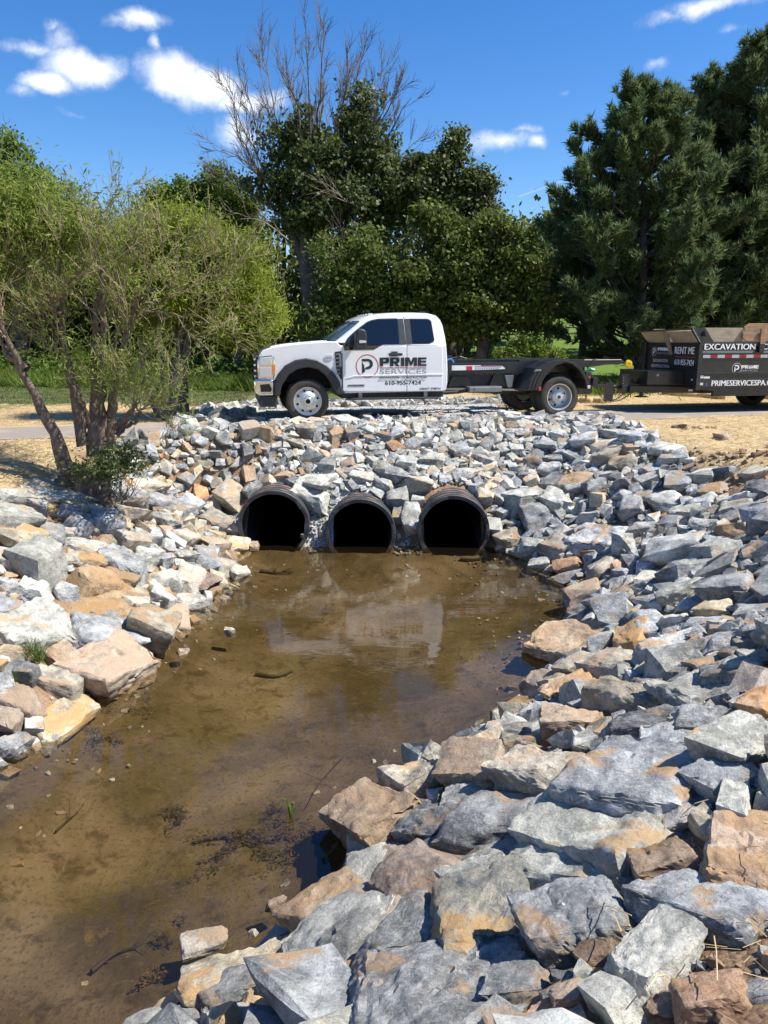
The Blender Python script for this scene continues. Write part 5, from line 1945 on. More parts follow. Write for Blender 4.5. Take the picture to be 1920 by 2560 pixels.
    for k in range(12):
        a = 2 * PI * k / 12; b2 = 2 * PI * (k + 1) / 12
        add_tube(bm, [(6.62 - K + .055 * math.cos(a), 1.06, .46 + .055 * math.sin(a)), (6.62 - K + .055 * math.cos(b2), 1.06, .46 + .055 * math.sin(b2))], .018, 6, False)
    bm_obj('pintle_ring', bm, DARKM, t)
    bm = bmesh.new(); add_tube(bm, [(7.325 - K, 1.06, .32), (7.325 - K, 1.06, .88)], .035, 12)
    jk = bm_obj('jack', bm, BLACKM, t)
    bm = bmesh.new(); add_tube(bm, [(7.31 - K, 1.0, .90), (7.26 - K, .97, .80), (7.22 - K, .95, .66)], .008, 6); bm_obj('jack_handle', bm, BLACKM, jk)
    bm = bmesh.new(); add_prism(bm, sh([(7.21, .275), (7.22, .295), (7.30, .31), (7.36, .31), (7.44, .295), (7.45, .275)]), .97, 1.15); bm_obj('jack_foot', bm, BLACKM, jk)
    bm = bmesh.new(); add_tube(bm, [(7.325 - K, 1.06, .30), (7.325 - K, 1.06, .40)], .045, 12); bm_obj('jack_tube', bm, BLACKM, jk)
    # safety chains
    def chain(pts, name='safety_chain'):
        bm = bmesh.new()
        P = [Vector(p) for p in pts]; L_ = [(a - b).length for a, b in zip(P[1:], P)]
        tot = sum(L_); n = int(tot / .042)
        for k in range(n):
            d = k / n * tot; i = 0
            while d > L_[i]: d -= L_[i]; i += 1
            c = P[i].lerp(P[i + 1], d / L_[i]); tng = (P[i + 1] - P[i]).normalized()
            up = Vector((0, 1, 0)) if k % 2 else tng.cross(Vector((0, 1, 0))).normalized()
            ring = [c + tng * .028 * math.cos(q) + up * .016 * math.sin(q) for q in np.linspace(0, 2 * PI, 9)]
            add_tube(bm, ring, .0065, 5, False)
        bm_obj(name, bm, DARKM, t)
    sag = lambda a, b, dz, y0, y1: [(a[0] + (b[0] - a[0]) * k / 8 - K, y0 + (y1 - y0) * k / 8, a[1] + (b[1] - a[1]) * k / 8 - dz * 4 * (k / 8) * (1 - k / 8)) for k in range(9)]
    chain(sag((6.26, .40), (6.62, .20), .08, .95, .99)); chain(sag((6.62, .20), (7.05, .40), .05, .99, .96)); chain(sag((6.56, .24), (7.0, .41), .09, 1.1, 1.16))
    # wheels
    for s in (10.50, 11.40):
        for wy, sd in ((.36, -1), (w1 - .36 - .2, 1)):
            wheel(t, (s - K, wy, .385), .385, sd, 'trailer', .2)
        bm = bmesh.new(); add_tube(bm, [(s - K, .4, .385), (s - K, 1.9, .385)], .045, 10); bm_obj('axle', bm, DARKM, t)


build_trailer()


# ------------------------------------------------------------------ vegetation
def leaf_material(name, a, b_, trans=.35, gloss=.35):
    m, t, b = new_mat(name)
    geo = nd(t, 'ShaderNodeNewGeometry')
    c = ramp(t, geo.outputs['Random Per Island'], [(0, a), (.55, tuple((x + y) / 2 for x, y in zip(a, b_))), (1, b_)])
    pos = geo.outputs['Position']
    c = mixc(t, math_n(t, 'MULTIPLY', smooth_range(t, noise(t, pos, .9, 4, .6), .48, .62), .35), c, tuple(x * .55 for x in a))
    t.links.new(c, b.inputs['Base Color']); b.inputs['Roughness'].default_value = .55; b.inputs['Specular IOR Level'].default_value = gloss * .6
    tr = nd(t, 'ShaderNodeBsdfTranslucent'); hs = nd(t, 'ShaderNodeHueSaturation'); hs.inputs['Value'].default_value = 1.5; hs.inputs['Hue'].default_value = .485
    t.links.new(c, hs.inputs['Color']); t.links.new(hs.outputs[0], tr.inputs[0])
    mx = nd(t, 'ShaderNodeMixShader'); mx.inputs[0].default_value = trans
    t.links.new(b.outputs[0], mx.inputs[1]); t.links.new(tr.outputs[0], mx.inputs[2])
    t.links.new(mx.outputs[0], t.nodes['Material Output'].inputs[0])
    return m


BARK = simple('rough_brown_bark', (.15, .105, .08), .9, var=.55, scale=14, bumpk=1.0)
BARKG = simple('dark_grey_bark', (.085, .075, .065), .9, var=.5, scale=5, bumpk=.8)
TWIG = simple('pale_dead_twigs', (.13, .105, .075), .85, var=.3, scale=3)
TWIGW = simple('tan_willow_twigs', (.30, .22, .145), .8, var=.3, scale=5)
LEAF_WILLOW = leaf_material('willow_leaves', (.11, .155, .03), (.30, .37, .085), .45, .2)
LEAF_WILLOW2 = leaf_material('yellow_green_willow_leaves', (.115, .15, .02), (.30, .355, .055), .45, .2)
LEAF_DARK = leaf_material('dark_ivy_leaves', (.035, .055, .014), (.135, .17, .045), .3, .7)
LEAF_MID = leaf_material('mid_green_leaves', (.045, .07, .012), (.165, .21, .045), .35, .4)
LEAF_FRESH = leaf_material('fresh_green_leaves', (.06, .10, .014), (.17, .24, .045), .4, .4)
LEAF_WEED = leaf_material('bright_weed_leaves', (.075, .12, .018), (.19, .27, .05), .4, .3)
NEEDLE = leaf_material('blue_green_pine_needles', (.038, .075, .030), (.175, .235, .095), .32, .25)


def leaf_quads(C, A, Wd, length, width):
    """rhombic leaves: centre, axis, side vector"""
    n = len(C)
    l = np.asarray(length).reshape(-1, 1); w = np.asarray(width).reshape(-1, 1)
    V = np.stack([C - A * l * .5, C + Wd * w * .5, C + A * l * .5, C - Wd * w * .5], 1).reshape(-1, 3)
    F = np.arange(4 * n).reshape(n, 4)
    return V, F


def blob_points(blobs, n, shell=.6, clump=.28, per=26):
    """clumped points through ellipsoids (cx,cy,cz,rx,ry,rz[,weight])"""
    vol = np.array([(b[3] * b[4] * b[5]) ** (2 / 3) * (b[6] if len(b) > 6 else 1) for b in blobs])
    nc = max(1, n // per)
    which = rng.choice(len(blobs), nc, p=vol / vol.sum())
    B = np.array([b[:6] for b in blobs])[which]
    u = rand_unit(nc); r = np.where(rng.random(nc) < shell, rng.uniform(.78, 1.08, nc), rng.uniform(.2, .85, nc))
    C = B[:, :3] + u * r[:, None] * B[:, 3:6]
    cs = clump * rng.uniform(.5, 1.4, nc)
    idx = np.repeat(np.arange(nc), per)
    P = C[idx] + rng.normal(size=(len(idx), 3)) * (cs[idx] * .5)[:, None] * np.array([1, 1, .7])
    out = u[idx]
    return P, out


def foliage(name, blobs, n, size, mat, parent, ratio=.6, droop=0.0, shell=.6, clump=.28, per=26, floor=None):
    P, out = blob_points(blobs, n, shell, clump, per)
    if floor is not None: P = P[P[:, 2] > floor]; out = out[:len(P)]
    m = len(P)
    A = rand_unit(m); A[:, 2] -= droop; A /= np.linalg.norm(A, axis=1)[:, None]
    N = rand_unit(m) * .9 + out * .5 + np.array([0, 0, .7])
    Wd = np.cross(A, N); Wd /= np.linalg.norm(Wd, axis=1)[:, None] + 1e-9
    l = size * rng.uniform(.6, 1.35, m)
    V, F = leaf_quads(P, A, Wd, l, l * ratio)
    return mesh_np(name, V, F, mat, parent=parent)


def px_blob(px, py, rx, ry, Y, dy=None, wt=1.0):
    c = place(px, py, Y); k = Y * 1.03 / FPX
    r = (rx + ry) * .5 * k if dy is None else dy
    return (c.x, c.y, c.z, rx * k, r, ry * k, wt)


def tubes_np(name, lines, mat, parent, sides=4):
    """many tapering tubes at once; lines = [(points, radii)]"""
    Vs, Fs, off = [], [], 0
    ang = np.arange(sides) * 2 * PI / sides
    for P, Rr in lines:
        P = np.asarray(P, float); Rr = np.asarray(Rr, float); k = len(P)
        D = np.gradient(P, axis=0); D /= np.linalg.norm(D, axis=1)[:, None] + 1e-9
        ref = np.array([.31, .52, .80]) if abs(D[0] @ np.array([.31, .52, .80])) < .9 else np.array([1., 0, 0])
        U = np.cross(D, ref); U /= np.linalg.norm(U, axis=1)[:, None] + 1e-9
        W_ = np.cross(D, U)
        ring = P[:, None, :] + (U[:, None, :] * np.cos(ang)[None, :, None] + W_[:, None, :] * np.sin(ang)[None, :, None]) * Rr[:, None, None]
        Vs.append(ring.reshape(-1, 3))
        idx = np.arange(k * sides).reshape(k, sides) + off
        nx_ = np.roll(idx, -1, 1)
        Fs.append(np.stack([idx[:-1], nx_[:-1], nx_[1:], idx[1:]], -1).reshape(-1, 4))
        off += k * sides
    return mesh_np(name, np.concatenate(Vs), np.concatenate(Fs), mat, smooth=True, parent=parent)


def wander(p0, d, L, r0, r1, n=5, bend=.18, up=0.0):
    p = np.array(p0, float); d = np.array(d, float); d /= np.linalg.norm(d)
    P = [p.copy()]
    for i in range(n):
        d = d + rng.normal(0, bend, 3) + np.array([0, 0, up]); d /= np.linalg.norm(d)
        p = p + d * L / n; P.append(p.copy())
    return np.array(P), np.linspace(r0, r1, n + 1)


def sprout(lines, P, Rr, depth, L, spread=.7, up=.12, k=(3, 5), lo=.3, rmin=.004):
    """side twigs along a branch, recursively"""
    if depth == 0: return
    n = random.randint(*k)
    seg = len(P) - 1
    for _ in range(n):
        f = random.uniform(lo, .98) * seg; i = min(int(f), seg - 1)
        p = P[i] + (P[i + 1] - P[i]) * (f - i)
        d = P[i + 1] - P[i]; d = d / (np.linalg.norm(d) + 1e-9)
        d = d + rand_unit(1)[0] * spread
        r = max(rmin, (Rr[i] * .55))
        Q, q = wander(p, d, L * random.uniform(.55, 1.2), r, max(rmin * .6, r * .35), 4, .16, up * .3)
        lines.append((Q, q))
        sprout(lines, Q, q, depth - 1, L * .55, spread, up, k, .25, rmin)


def path_px(pts, Y, jitter=.0):
    """stem drawn in the photo, with its own depth per point"""
    out = []
    for i, p in enumerate(pts):
        yy = p[2] if len(p) > 2 else Y
        out.append(np.array(place(p[0], p[1], yy)))
    return np.array(out)


def resample(P, Rr, n):
    P = np.asarray(P); d = np.r_[0, np.cumsum(np.linalg.norm(np.diff(P, axis=0), axis=1))]
    s = np.linspace(0, d[-1], n)
    Q = np.stack([np.interp(s, d, P[:, k]) for k in range(3)], 1)
    # soften corners
    for _ in range(2): Q[1:-1] = (Q[:-2] + 2 * Q[1:-1] + Q[2:]) / 4
    return Q, np.interp(s, np.linspace(0, d[-1], len(Rr)), Rr)


def Z4(x, y): return (x * .42194, 380 + y * .42194)


def build_near_willow():
    base = Vector((-3.85, 9.2, float(gz_at(-3.85, 9.2))))
    t = empty('willow_tree', (0, 0, 0), label='multi-stemmed willow with bare leaning brown stems beside the left rock bank', cat='tree')
    stems = [([(400, 1900), (345, 1700), (245, 1500), (155, 1290), (95, 1140), (15, 900), (-60, 700)], [.15, .12, .095, .08, .06, .045, .03], 9.0),
             ([(155, 1290), (40, 1190), (0, 1100), (-60, 1010)], [.075, .06, .05, .045], 8.9),
             ([(500, 1740), (440, 1480), (395, 1290), (352, 1000), (335, 850), (352, 650), (345, 480)], [.13, .10, .085, .07, .05, .035, .02], 9.2),
             ([(560, 1800), (565, 1500), (560, 1300), (540, 1050), (560, 880), (640, 680), (740, 530), (890, 430)], [.16, .11, .10, .08, .06, .045, .03, .015], 9.25),
             ([(600, 1800), (600, 1500), (625, 1200), (640, 1000), (640, 800), (610, 620)], [.14, .11, .09, .07, .05, .03], 9.35),
             ([(650, 1750), (680, 1450), (715, 1300), (760, 1150), (800, 1080), (865, 880)], [.13, .10, .085, .07, .06, .045], 9.4),
             ([(520, 1640), (475, 1400), (420, 1260), (395, 1180)], [.09, .07, .055, .04], 9.5),
             ([(700, 1640), (790, 1540), (860, 1480)], [.07, .055, .04], 9.1),
             ([(690, 1680), (800, 1590), (850, 1510)], [.05, .04, .03], 9.0),
             ([(330, 870), (220, 800), (110, 700), (20, 650)], [.04, .03, .02, .012], 9.0),
             ([(370, 960), (250, 920), (120, 820), (0, 760)], [.035, .028, .02, .012], 9.0),
             ([(375, 870), (430, 770), (510, 730), (620, 600)], [.035, .03, .022, .01], 9.0),
             ([(860, 900), (950, 890), (1050, 830), (1110, 770)], [.03, .024, .018, .01], 9.3),
             ([(800, 900), (870, 840), (950, 815), (1110, 820)], [.022, .02, .016, .008], 9.2),
             ([(860, 945), (980, 950), (1120, 990), (1250, 920)], [.02, .016, .012, .008], 9.2),
             ([(700, 1350), (690, 1150), (720, 900), (700, 700)], [.05, .04, .03, .015], 9.5)]
    main, twigs = [], []
    for pts, rad, Y in stems:
        rad = [r_ * (.85 - .4 * k_ / len(rad)) for k_, r_ in enumerate(rad)]
        P = path_px([Z4(*p) for p in pts], Y)
        P[:, 1] += np.linspace(0, random.uniform(-.35, .35), len(P))
        Q, q = resample(P, rad, 16)
        Q[1:-1] += rng.normal(0, .012, (len(Q) - 2, 3))
        main.append((Q, q * (1 + .12 * rng.normal(size=len(q)).clip(-1, 1))))
    for i, (P, Rr) in enumerate(main):
        sprout(twigs, P[6:], np.minimum(Rr[6:], .020), 3, .95, .65, .25, (4, 5), .05, .0036)
    # root flare
    for dx in (-.25, .0, .25, .12):
        P = np.array([[base.x + dx * .5 + .15, base.y, base.z + .35], [base.x + dx, base.y - .05, base.z + .1], [base.x + dx * 1.6, base.y - .12, base.z - .15]])
        main.append(resample(P, [.17, .17, .12], 6))
    for P, Rr in main:
        tubes_np('stem', [(P, Rr * .8)], BARK, t, 9)
    tubes_np('bare_twigs', twigs, TWIGW, t, 3)
    B = []
    for x, y, rx, ry, Y, w in [(60, 330, 260, 130, 9.3, 1), (260, 400, 230, 110, 9.4, 1), (120, 540, 280, 140, 9.6, .6), (420, 470, 180, 100, 9.5, .9), (330, 640, 230, 140, 10.2, .18), (600, 520, 110, 90, 9.5, .4), (560, 700, 200, 140, 10.1, .2),
                               (20, 760, 160, 110, 9.6, .3), (-250, 500, 250, 260, 9.3, .8), (250, 830, 200, 90, 9.9, .1), (750, 750, 150, 120, 9.8, .2), (640, 1270, 80, 100, 9.0, .3), (780, 1330, 170, 80, 9.0, .45), (470, 1150, 70, 130, 9.0, .35), (930, 1380, 110, 60, 8.9, .3), (840, 1180, 90, 80, 9.1, .2), (120, 250, 160, 70, 9.3, .7)]:
        X, Yp = Z4(x, y)
        B.append(px_blob(X, Yp, rx * .42, ry * .42, Y, None, w))
    ex = []
    for b in B:
        for _ in range(6):
            u = rand_unit(1)[0]; k = random.uniform(.2, .45); ex.append((b[0] + u[0] * b[3], b[1] + u[1] * b[4], b[2] + u[2] * b[5], b[3] * k, b[4] * k, b[5] * k, b[6] * 1.3))
    foliage('leaves', B + ex, 29000, .085, LEAF_WILLOW, t, ratio=.18, droop=.5, shell=.35, clump=.40, per=20)
    # sparse leaves strung along the bare twigs
    C = []
    for P, q in twigs:
        for _ in range(5):
            f = random.uniform(.3, 1) * (len(P) - 1); i = min(int(f), len(P) - 2); C.append(P[i] + (P[i + 1] - P[i]) * (f - i) + rng.normal(0, .02, 3))
    C = np.array(C); A = rand_unit(len(C)); A[:, 2] -= .5; A /= np.linalg.norm(A, axis=1)[:, None]
    Wd = np.cross(A, rand_unit(len(C))); Wd /= np.linalg.norm(Wd, axis=1)[:, None]
    l = rng.uniform(.05, .11, len(C)); V, F = leaf_quads(C, A, Wd, l, l * .17); mesh_np('twig_leaves', V, F, LEAF_WILLOW, parent=t)
    # seed-head shoots against the sky
    L = []
    for x, y0, y1 in ((760, 480, 165), (680, 420, 330), (390, 350, 120), (505, 300, 150)):
        P = path_px([Z4(x, y0), Z4(x + 5, (y0 + y1) / 2), Z4(x - 3, y1)], 9.4)
        L.append(resample(P, [.007, .005, .003], 5))
        sprout(L, L[-1][0], L[-1][1], 1, .14, .9, .1, (4, 6), .5, .003)
    tag(tubes_np('bare_shoots', L, BARK, t, 3), kind='stuff')
    # brush round the foot
    s = empty('leafy_bush', (base.x + .35, base.y - .25, base.z), label='dark green leafy undergrowth at the foot of the near willow', cat='bush')
    bl = [(b[0] - s.location.x, b[1] - s.location.y, b[2] - s.location.z) + b[3:] for b in (px_blob(265, 1168, 55, 28, 8.55, .25), px_blob(295, 1140, 48, 30, 8.8, .3), px_blob(215, 1175, 35, 18, 8.5, .2), px_blob(328, 1155, 28, 22, 8.7, .2))]
    foliage('leaves', bl, 2600, .05, LEAF_DARK, s, ratio=.5, shell=.3, clump=.2)
    L = []
    for k in range(60):
        L.append(wander((random.uniform(-.2, .35), random.uniform(-.2, .3), 0), (random.uniform(-.7, .9), random.uniform(-.6, .3), 1), .45, .005, .002, 4, .2))
    tubes_np('stems', L, BARKG, s, 3)


build_near_willow()


def build_second_willow():
    t = empty('willow_tree', (0, 0, 0), label='round yellow-green willow with cut dark stump trunks beyond the path', cat='tree')
    main = []
    for pts, rad in [([(1060, 1560), (1050, 1440), (1040, 1340), (1060, 1150), (1085, 1020), (1100, 850)], [.19, .16, .09, .075, .06, .04]),
                     ([(1075, 1550), (1075, 1440), (1065, 1330), (1100, 1180), (1130, 1050), (1220, 850)], [.15, .14, .08, .07, .05, .03]),
                     ([(985, 1570), (930, 1480), (880, 1380), (840, 1250)], [.19, .15, .10, .06]),
                     ([(950, 1480), (960, 1300), (945, 1100), (930, 900)], [.07, .06, .05, .03]),
                     ([(1090, 1050), (1250, 900), (1400, 750)], [.05, .035, .02]), ([(1060, 1150), (950, 850), (900, 650)], [.05, .035, .02])]:
        P = path_px([Z4(*p) for p in pts], 14.35)
        main.append(resample(P, rad, 12))
    tw = []
    for P, Rr in main: sprout(tw, P[5:], np.minimum(Rr[5:], .014), 2, .9, .9, .1, (3, 5), .1, .003)
    for P, Rr in main: tubes_np('stem', [(P, Rr)], BARKG, t, 8)
    tubes_np('branches', tw, TWIGW, t, 3)
    B = []
    for x, y, rx, ry, w in [(950, 470, 200, 110, 1), (1150, 560, 240, 150, 1), (1330, 720, 240, 150, 1), (1440, 880, 170, 150, 1), (1150, 800, 260, 170, .9), (1330, 980, 180, 100, .9), (900, 700, 200, 150, .7), (1050, 950, 180, 90, .6), (1420, 1080, 110, 70, .6), (800, 560, 150, 110, .6), (820, 900, 180, 110, .5), (1000, 1050, 120, 60, .35)]:
        X, Yp = Z4(x, y); B.append(px_blob(X, Yp, rx * .42, ry * .42, 14.5, None, w))
    ex = []
    for b in B:
        for _ in range(7):
            u = rand_unit(1)[0]; k = random.uniform(.2, .45); ex.append((b[0] + u[0] * b[3] * .98, b[1] + u[1] * b[4], b[2] + u[2] * b[5] * .98, b[3] * k, b[4] * k, b[5] * k, b[6] * 1.4))
    foliage('leaves', B + ex, 80000, .105, LEAF_WILLOW2, t, ratio=.19, droop=.6, shell=.5, clump=.36, per=18)


build_second_willow()


def Z5(x, y): return (520 + x * .3976, y * .3976)
def Z6(x, y): return (1000 + x * .2712, 300 + y * .2712)


def build_dead_tree():
    Y = 26
    t = empty('dead_tree', (0, 0, 0), label='tall half-dead tree with bare twigs above dark vines, behind the truck bonnet', cat='tree')
    main = []
    trunk = path_px([(790, 905), (785, 830), (775, 740), (760, 640), (765, 560)], Y)
    main.append(resample(trunk, [.42, .34, .28, .22, .18], 12))
    main.append(resample(path_px([(785, 720), (755, 650), (735, 590), (700, 520)], Y), [.2, .17, .14, .10], 8))
    twigs = []
    leaders = [((700, 520), (600, 340), (548, 225)), ((720, 540), (610, 420), (540, 372)), ((740, 480), (690, 280), (650, 110)), ((730, 450), (720, 250), (725, 95)), ((735, 450), (680, 300), (640, 150)),
               ((770, 520), (770, 260), (765, 90)), ((775, 500), (790, 220), (790, 62)), ((775, 500), (815, 250), (815, 85)), ((785, 480), (850, 260), (860, 110)), ((790, 480), (870, 290), (905, 120)),
               ((795, 480), (900, 250), (950, 150)), ((800, 470), (930, 350), (1010, 230)), ((800, 500), (950, 380), (1025, 250)), ((800, 520), (960, 400), (1055, 330)), ((700, 540), (600, 460), (560, 440)),
               ((760, 470), (745, 300), (700, 150)), ((715, 560), (620, 380), (580, 260)), ((790, 470), (830, 330), (880, 180)), ((720, 500), (640, 330), (600, 190)), ((800, 500), (905, 330), (985, 240))]
    for l in leaders:
        dy = random.uniform(-2.2, 2.2)
        P = path_px([(l[0][0], l[0][1], Y), (l[1][0], l[1][1], Y + dy * .6), (l[2][0], l[2][1], Y + dy)], Y)
        Q, q = resample(P, [.07, .035, .009], 12)
        Q[1:] += np.cumsum(rng.normal(0, .045, (11, 3)), 0)
        twigs.append((Q, q))
        sprout(twigs, Q[3:], q[3:] * .8, 2, .95, .5, .25, (8, 11), .05, .008)
    for l in [((800, 760), (860, 640), (880, 620)), ((870, 740), (840, 640), (870, 560)), ((850, 830), (870, 740), (800, 690)), ((720, 600), (650, 545), (600, 548)), ((900, 520), (860, 500), (830, 470))]:
        P = path_px([(a, b, 24.2) for a, b in l], Y); Q, q = resample(P, [.04, .03, .012], 8); twigs.append((Q, q)); sprout(twigs, Q[1:], q[1:], 2, 1.0, .7, .1, (5, 7), .05, .008)
    tubes_np('trunk', main, BARKG, t, 9)
    tubes_np('bare_branches', twigs, TWIG, t, 3)
    B = []
    for x, y, rx, ry, w in [(480, 880, 110, 110, .8), (600, 800, 100, 70, .8), (620, 960, 150, 110, .9), (900, 960, 220, 150, 1), (1000, 620, 70, 80, .7), (960, 760, 130, 90, .7), (820, 1150, 330, 170, 1), (430, 1170, 130, 90, .8), (1150, 1250, 110, 120, .9), (540, 1330, 200, 90, .7), (850, 1400, 330, 130, 1),
                            (520, 1050, 120, 100, .9), (1080, 1050, 120, 130, .7), (700, 1250, 250, 120, .9)]:
        X, Yp = Z5(x, y); B.append(px_blob(X, Yp, rx * .4, ry * .4, Y, None, w))
    ex = []
    for b in B:
        for _ in range(9):
            u = rand_unit(1)[0]; k = random.uniform(.18, .45); o_ = random.uniform(.85, 1.2); ex.append((b[0] + u[0] * b[3] * o_, b[1] + u[1] * b[4] * o_, b[2] + u[2] * b[5] * o_, b[3] * k, b[4] * k, b[5] * k, b[6] * 1.4))
    B = [b[:6] + (b[6] * .6,) for b in B]
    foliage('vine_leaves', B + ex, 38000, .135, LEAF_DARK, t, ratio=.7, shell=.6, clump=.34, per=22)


build_dead_tree()


def simple_tree(name, label, blobs, n, size, mat, foot, Y, group=None, rad=.22, clump=.5, ratio=.65, per=22, shell=.65):
    t = empty(name, (0, 0, 0), label=label, cat='tree', group=group)
    fp = place(foot[0], foot[1], Y); g = float(ground_z(fp.x, Y, False))
    B = [px_blob(*b[:4], Y, None, b[4] if len(b) > 4 else 1) for b in blobs]
    top = np.array(max(B, key=lambda b: b[2])[:3])
    base = np.array([fp.x, Y, g - .2])
    main = [resample(np.array([base, base * .5 + top * .5 + np.array([random.uniform(-.4, .4), 0, 0]), top]), [rad, rad * .65, rad * .15], 12)]
    br = []
    P, q = main[0]
    for b in B:
        i = random.randint(3, 8); tgt = np.array(b[:3])
        br.append(resample(np.array([P[i], (P[i] + tgt) / 2 + rng.normal(0, .2, 3), tgt]), [q[i] * .5, q[i] * .35, .02], 8))
    for Q, r_ in list(br): sprout(br, Q[3:], np.minimum(r_[3:], .03), 2, 1.0, .8, .1, (3, 4), .1, .01)
    tubes_np('trunk', main, BARKG, t, 8)
    tubes_np('branches', br, BARKG, t, 3)
    # knobbly secondary lobes break up the outline
    ex = []
    for b in B:
        for _ in range(12):
            u = rand_unit(1)[0]; k = random.uniform(.16, .42); o_ = random.uniform(.8, 1.18)
            ex.append((b[0] + u[0] * b[3] * o_, b[1] + u[1] * b[4] * o_, b[2] + u[2] * b[5] * o_, b[3] * k, b[4] * k, b[5] * k, b[6] * 1.5))
    foliage('crown', B + ex, n, size, mat, t, ratio=ratio, clump=clump, per=per, shell=shell)
    return t


def z6b(l): return [(Z6(x, y)[0], Z6(x, y)[1], rx * .2712, ry * .2712, w) for x, y, rx, ry, w in l]
def z4b(l): return [(Z4(x, y)[0], Z4(x, y)[1], rx * .42194, ry * .42194, w) for x, y, rx, ry, w in l]


simple_tree('vine_covered_tree', 'narrow vine-draped tree tower left of the blue sky gap, right of the dead tree',
            z6b([(500, 200, 70, 70, .6), (480, 320, 110, 80, .8), (300, 470, 180, 110, 1), (120, 500, 130, 120, .9), (700, 520, 110, 90, .8), (720, 680, 130, 120, 1), (250, 650, 220, 140, 1), (620, 830, 200, 110, 1), (60, 720, 160, 150, .8)]), 26000, .13, LEAF_DARK, (1130, 905), 25.5, rad=.26, clump=.32)
simple_tree('broadleaf_tree', 'olive-green spreading tree just behind the truck bed',
            z6b([(830, 1000, 190, 120, 1), (1020, 1090, 160, 120, 1), (600, 1150, 200, 120, 1), (300, 1000, 190, 160, .9), (900, 1300, 280, 160, 1), (1120, 1400, 160, 150, 1), (450, 1400, 300, 180, 1), (800, 1600, 330, 170, 1), (1150, 1680, 170, 110, .9), (250, 1650, 250, 130, .8), (1000, 1790, 230, 90, .8), (650, 1850, 300, 120, .9), (350, 1900, 300, 110, .9), (820, 1940, 160, 70, .6)]),
            52000, .13, LEAF_MID, (1190, 915), 22.5, rad=.25, clump=.30, shell=.8)
simple_tree('broadleaf_tree', 'shaded bushy tree seen over the truck cab roof',
            [(900, 760, 110, 45, .9), (960, 700, 110, 70, .8), (880, 650, 90, 70, .7), (1010, 790, 90, 60, .7), (830, 800, 90, 60, .6)], 20000, .12, LEAF_MID, (950, 905), 22.8, rad=.15, clump=.3)
simple_tree('broadleaf_tree', 'mid-green tree left of the dead tree, above the round willow',
            z4b([(1280, 200, 95, 80, .8), (1190, 290, 150, 90, 1), (960, 270, 80, 70, .6), (1050, 360, 190, 110, 1), (1380, 330, 150, 110, 1), (1420, 500, 160, 130, 1), (1250, 480, 250, 130, 1), (1480, 700, 130, 160, .9), (1500, 900, 130, 150, .8)]), 34000, .15, LEAF_FRESH, (600, 915), 28, rad=.25, clump=.38)
simple_tree('broadleaf_tree', 'tall dark tree at the left edge behind the near willow',
            z4b([(40, 60, 110, 120, .8), (-100, 200, 200, 200, 1), (200, 200, 110, 80, .9), (80, 330, 220, 140, 1), (330, 300, 130, 90, .8), (300, 480, 230, 140, 1), (-60, 500, 250, 200, .9), (20, -60, 60, 80, .5)]), 26000, .15, LEAF_FRESH, (60, 925), 28, rad=.3, clump=.38)
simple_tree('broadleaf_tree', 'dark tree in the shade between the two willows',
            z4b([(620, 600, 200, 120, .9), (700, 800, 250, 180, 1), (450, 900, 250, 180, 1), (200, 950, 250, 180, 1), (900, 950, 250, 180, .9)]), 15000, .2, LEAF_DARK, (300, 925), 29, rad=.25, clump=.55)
simple_tree('broadleaf_tree', 'hazy olive tree far behind in the gap beside the pine',
            [(1350, 585, 28, 25, .8), (1385, 570, 35, 25, .9), (1350, 650, 50, 50, 1), (1400, 680, 50, 80, 1), (1355, 760, 60, 60, 1)], 12000, .22, LEAF_MID, (1370, 880), 44, rad=.3, clump=.6)


def far_woods():
    """shaded mass of woodland behind the single trees"""
    B = []
    for px in range(-300, 1420, 75):
        for py, ry in ((640, 70), (720, 70), (800, 60), (865, 50)):
            if px > 1050 and py < 700: continue
            if px > 1200 and py > 770: continue
            if py < 700 and 520 < px < 720: continue
            B.append(px_blob(px + random.uniform(-20, 20), py + random.uniform(-20, 20), 70, ry, 33 + random.uniform(-2, 2), 2.0))
    for px in range(1420, 2250, 80):
        for py, ry in ((560, 80), (680, 80), (780, 60)):
            if px < 1600 and py > 700: continue
            B.append(px_blob(px + random.uniform(-20, 20), py, 75, ry, 36 + random.uniform(-2, 2), 2.0))
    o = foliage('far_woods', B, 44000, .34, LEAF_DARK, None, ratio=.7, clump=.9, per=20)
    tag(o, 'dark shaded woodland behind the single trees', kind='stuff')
    # trunks inside the wood
    L = []
    for k in range(60):
        x = random.uniform(-18, 4); y = random.uniform(30, 37); g = float(ground_z(x, y, False))
        L.append(resample(np.array([[x, y, g - .1], [x + random.uniform(-.3, .3), y, g + 3], [x + random.uniform(-1, 1), y, g + 6.5]]), [.16, .12, .05], 6))
    o = tubes_np('far_woods_trunks', L, BARKG, None, 5)
    tag(o, 'dim tree trunks inside the far woodland', kind='stuff')


far_woods()


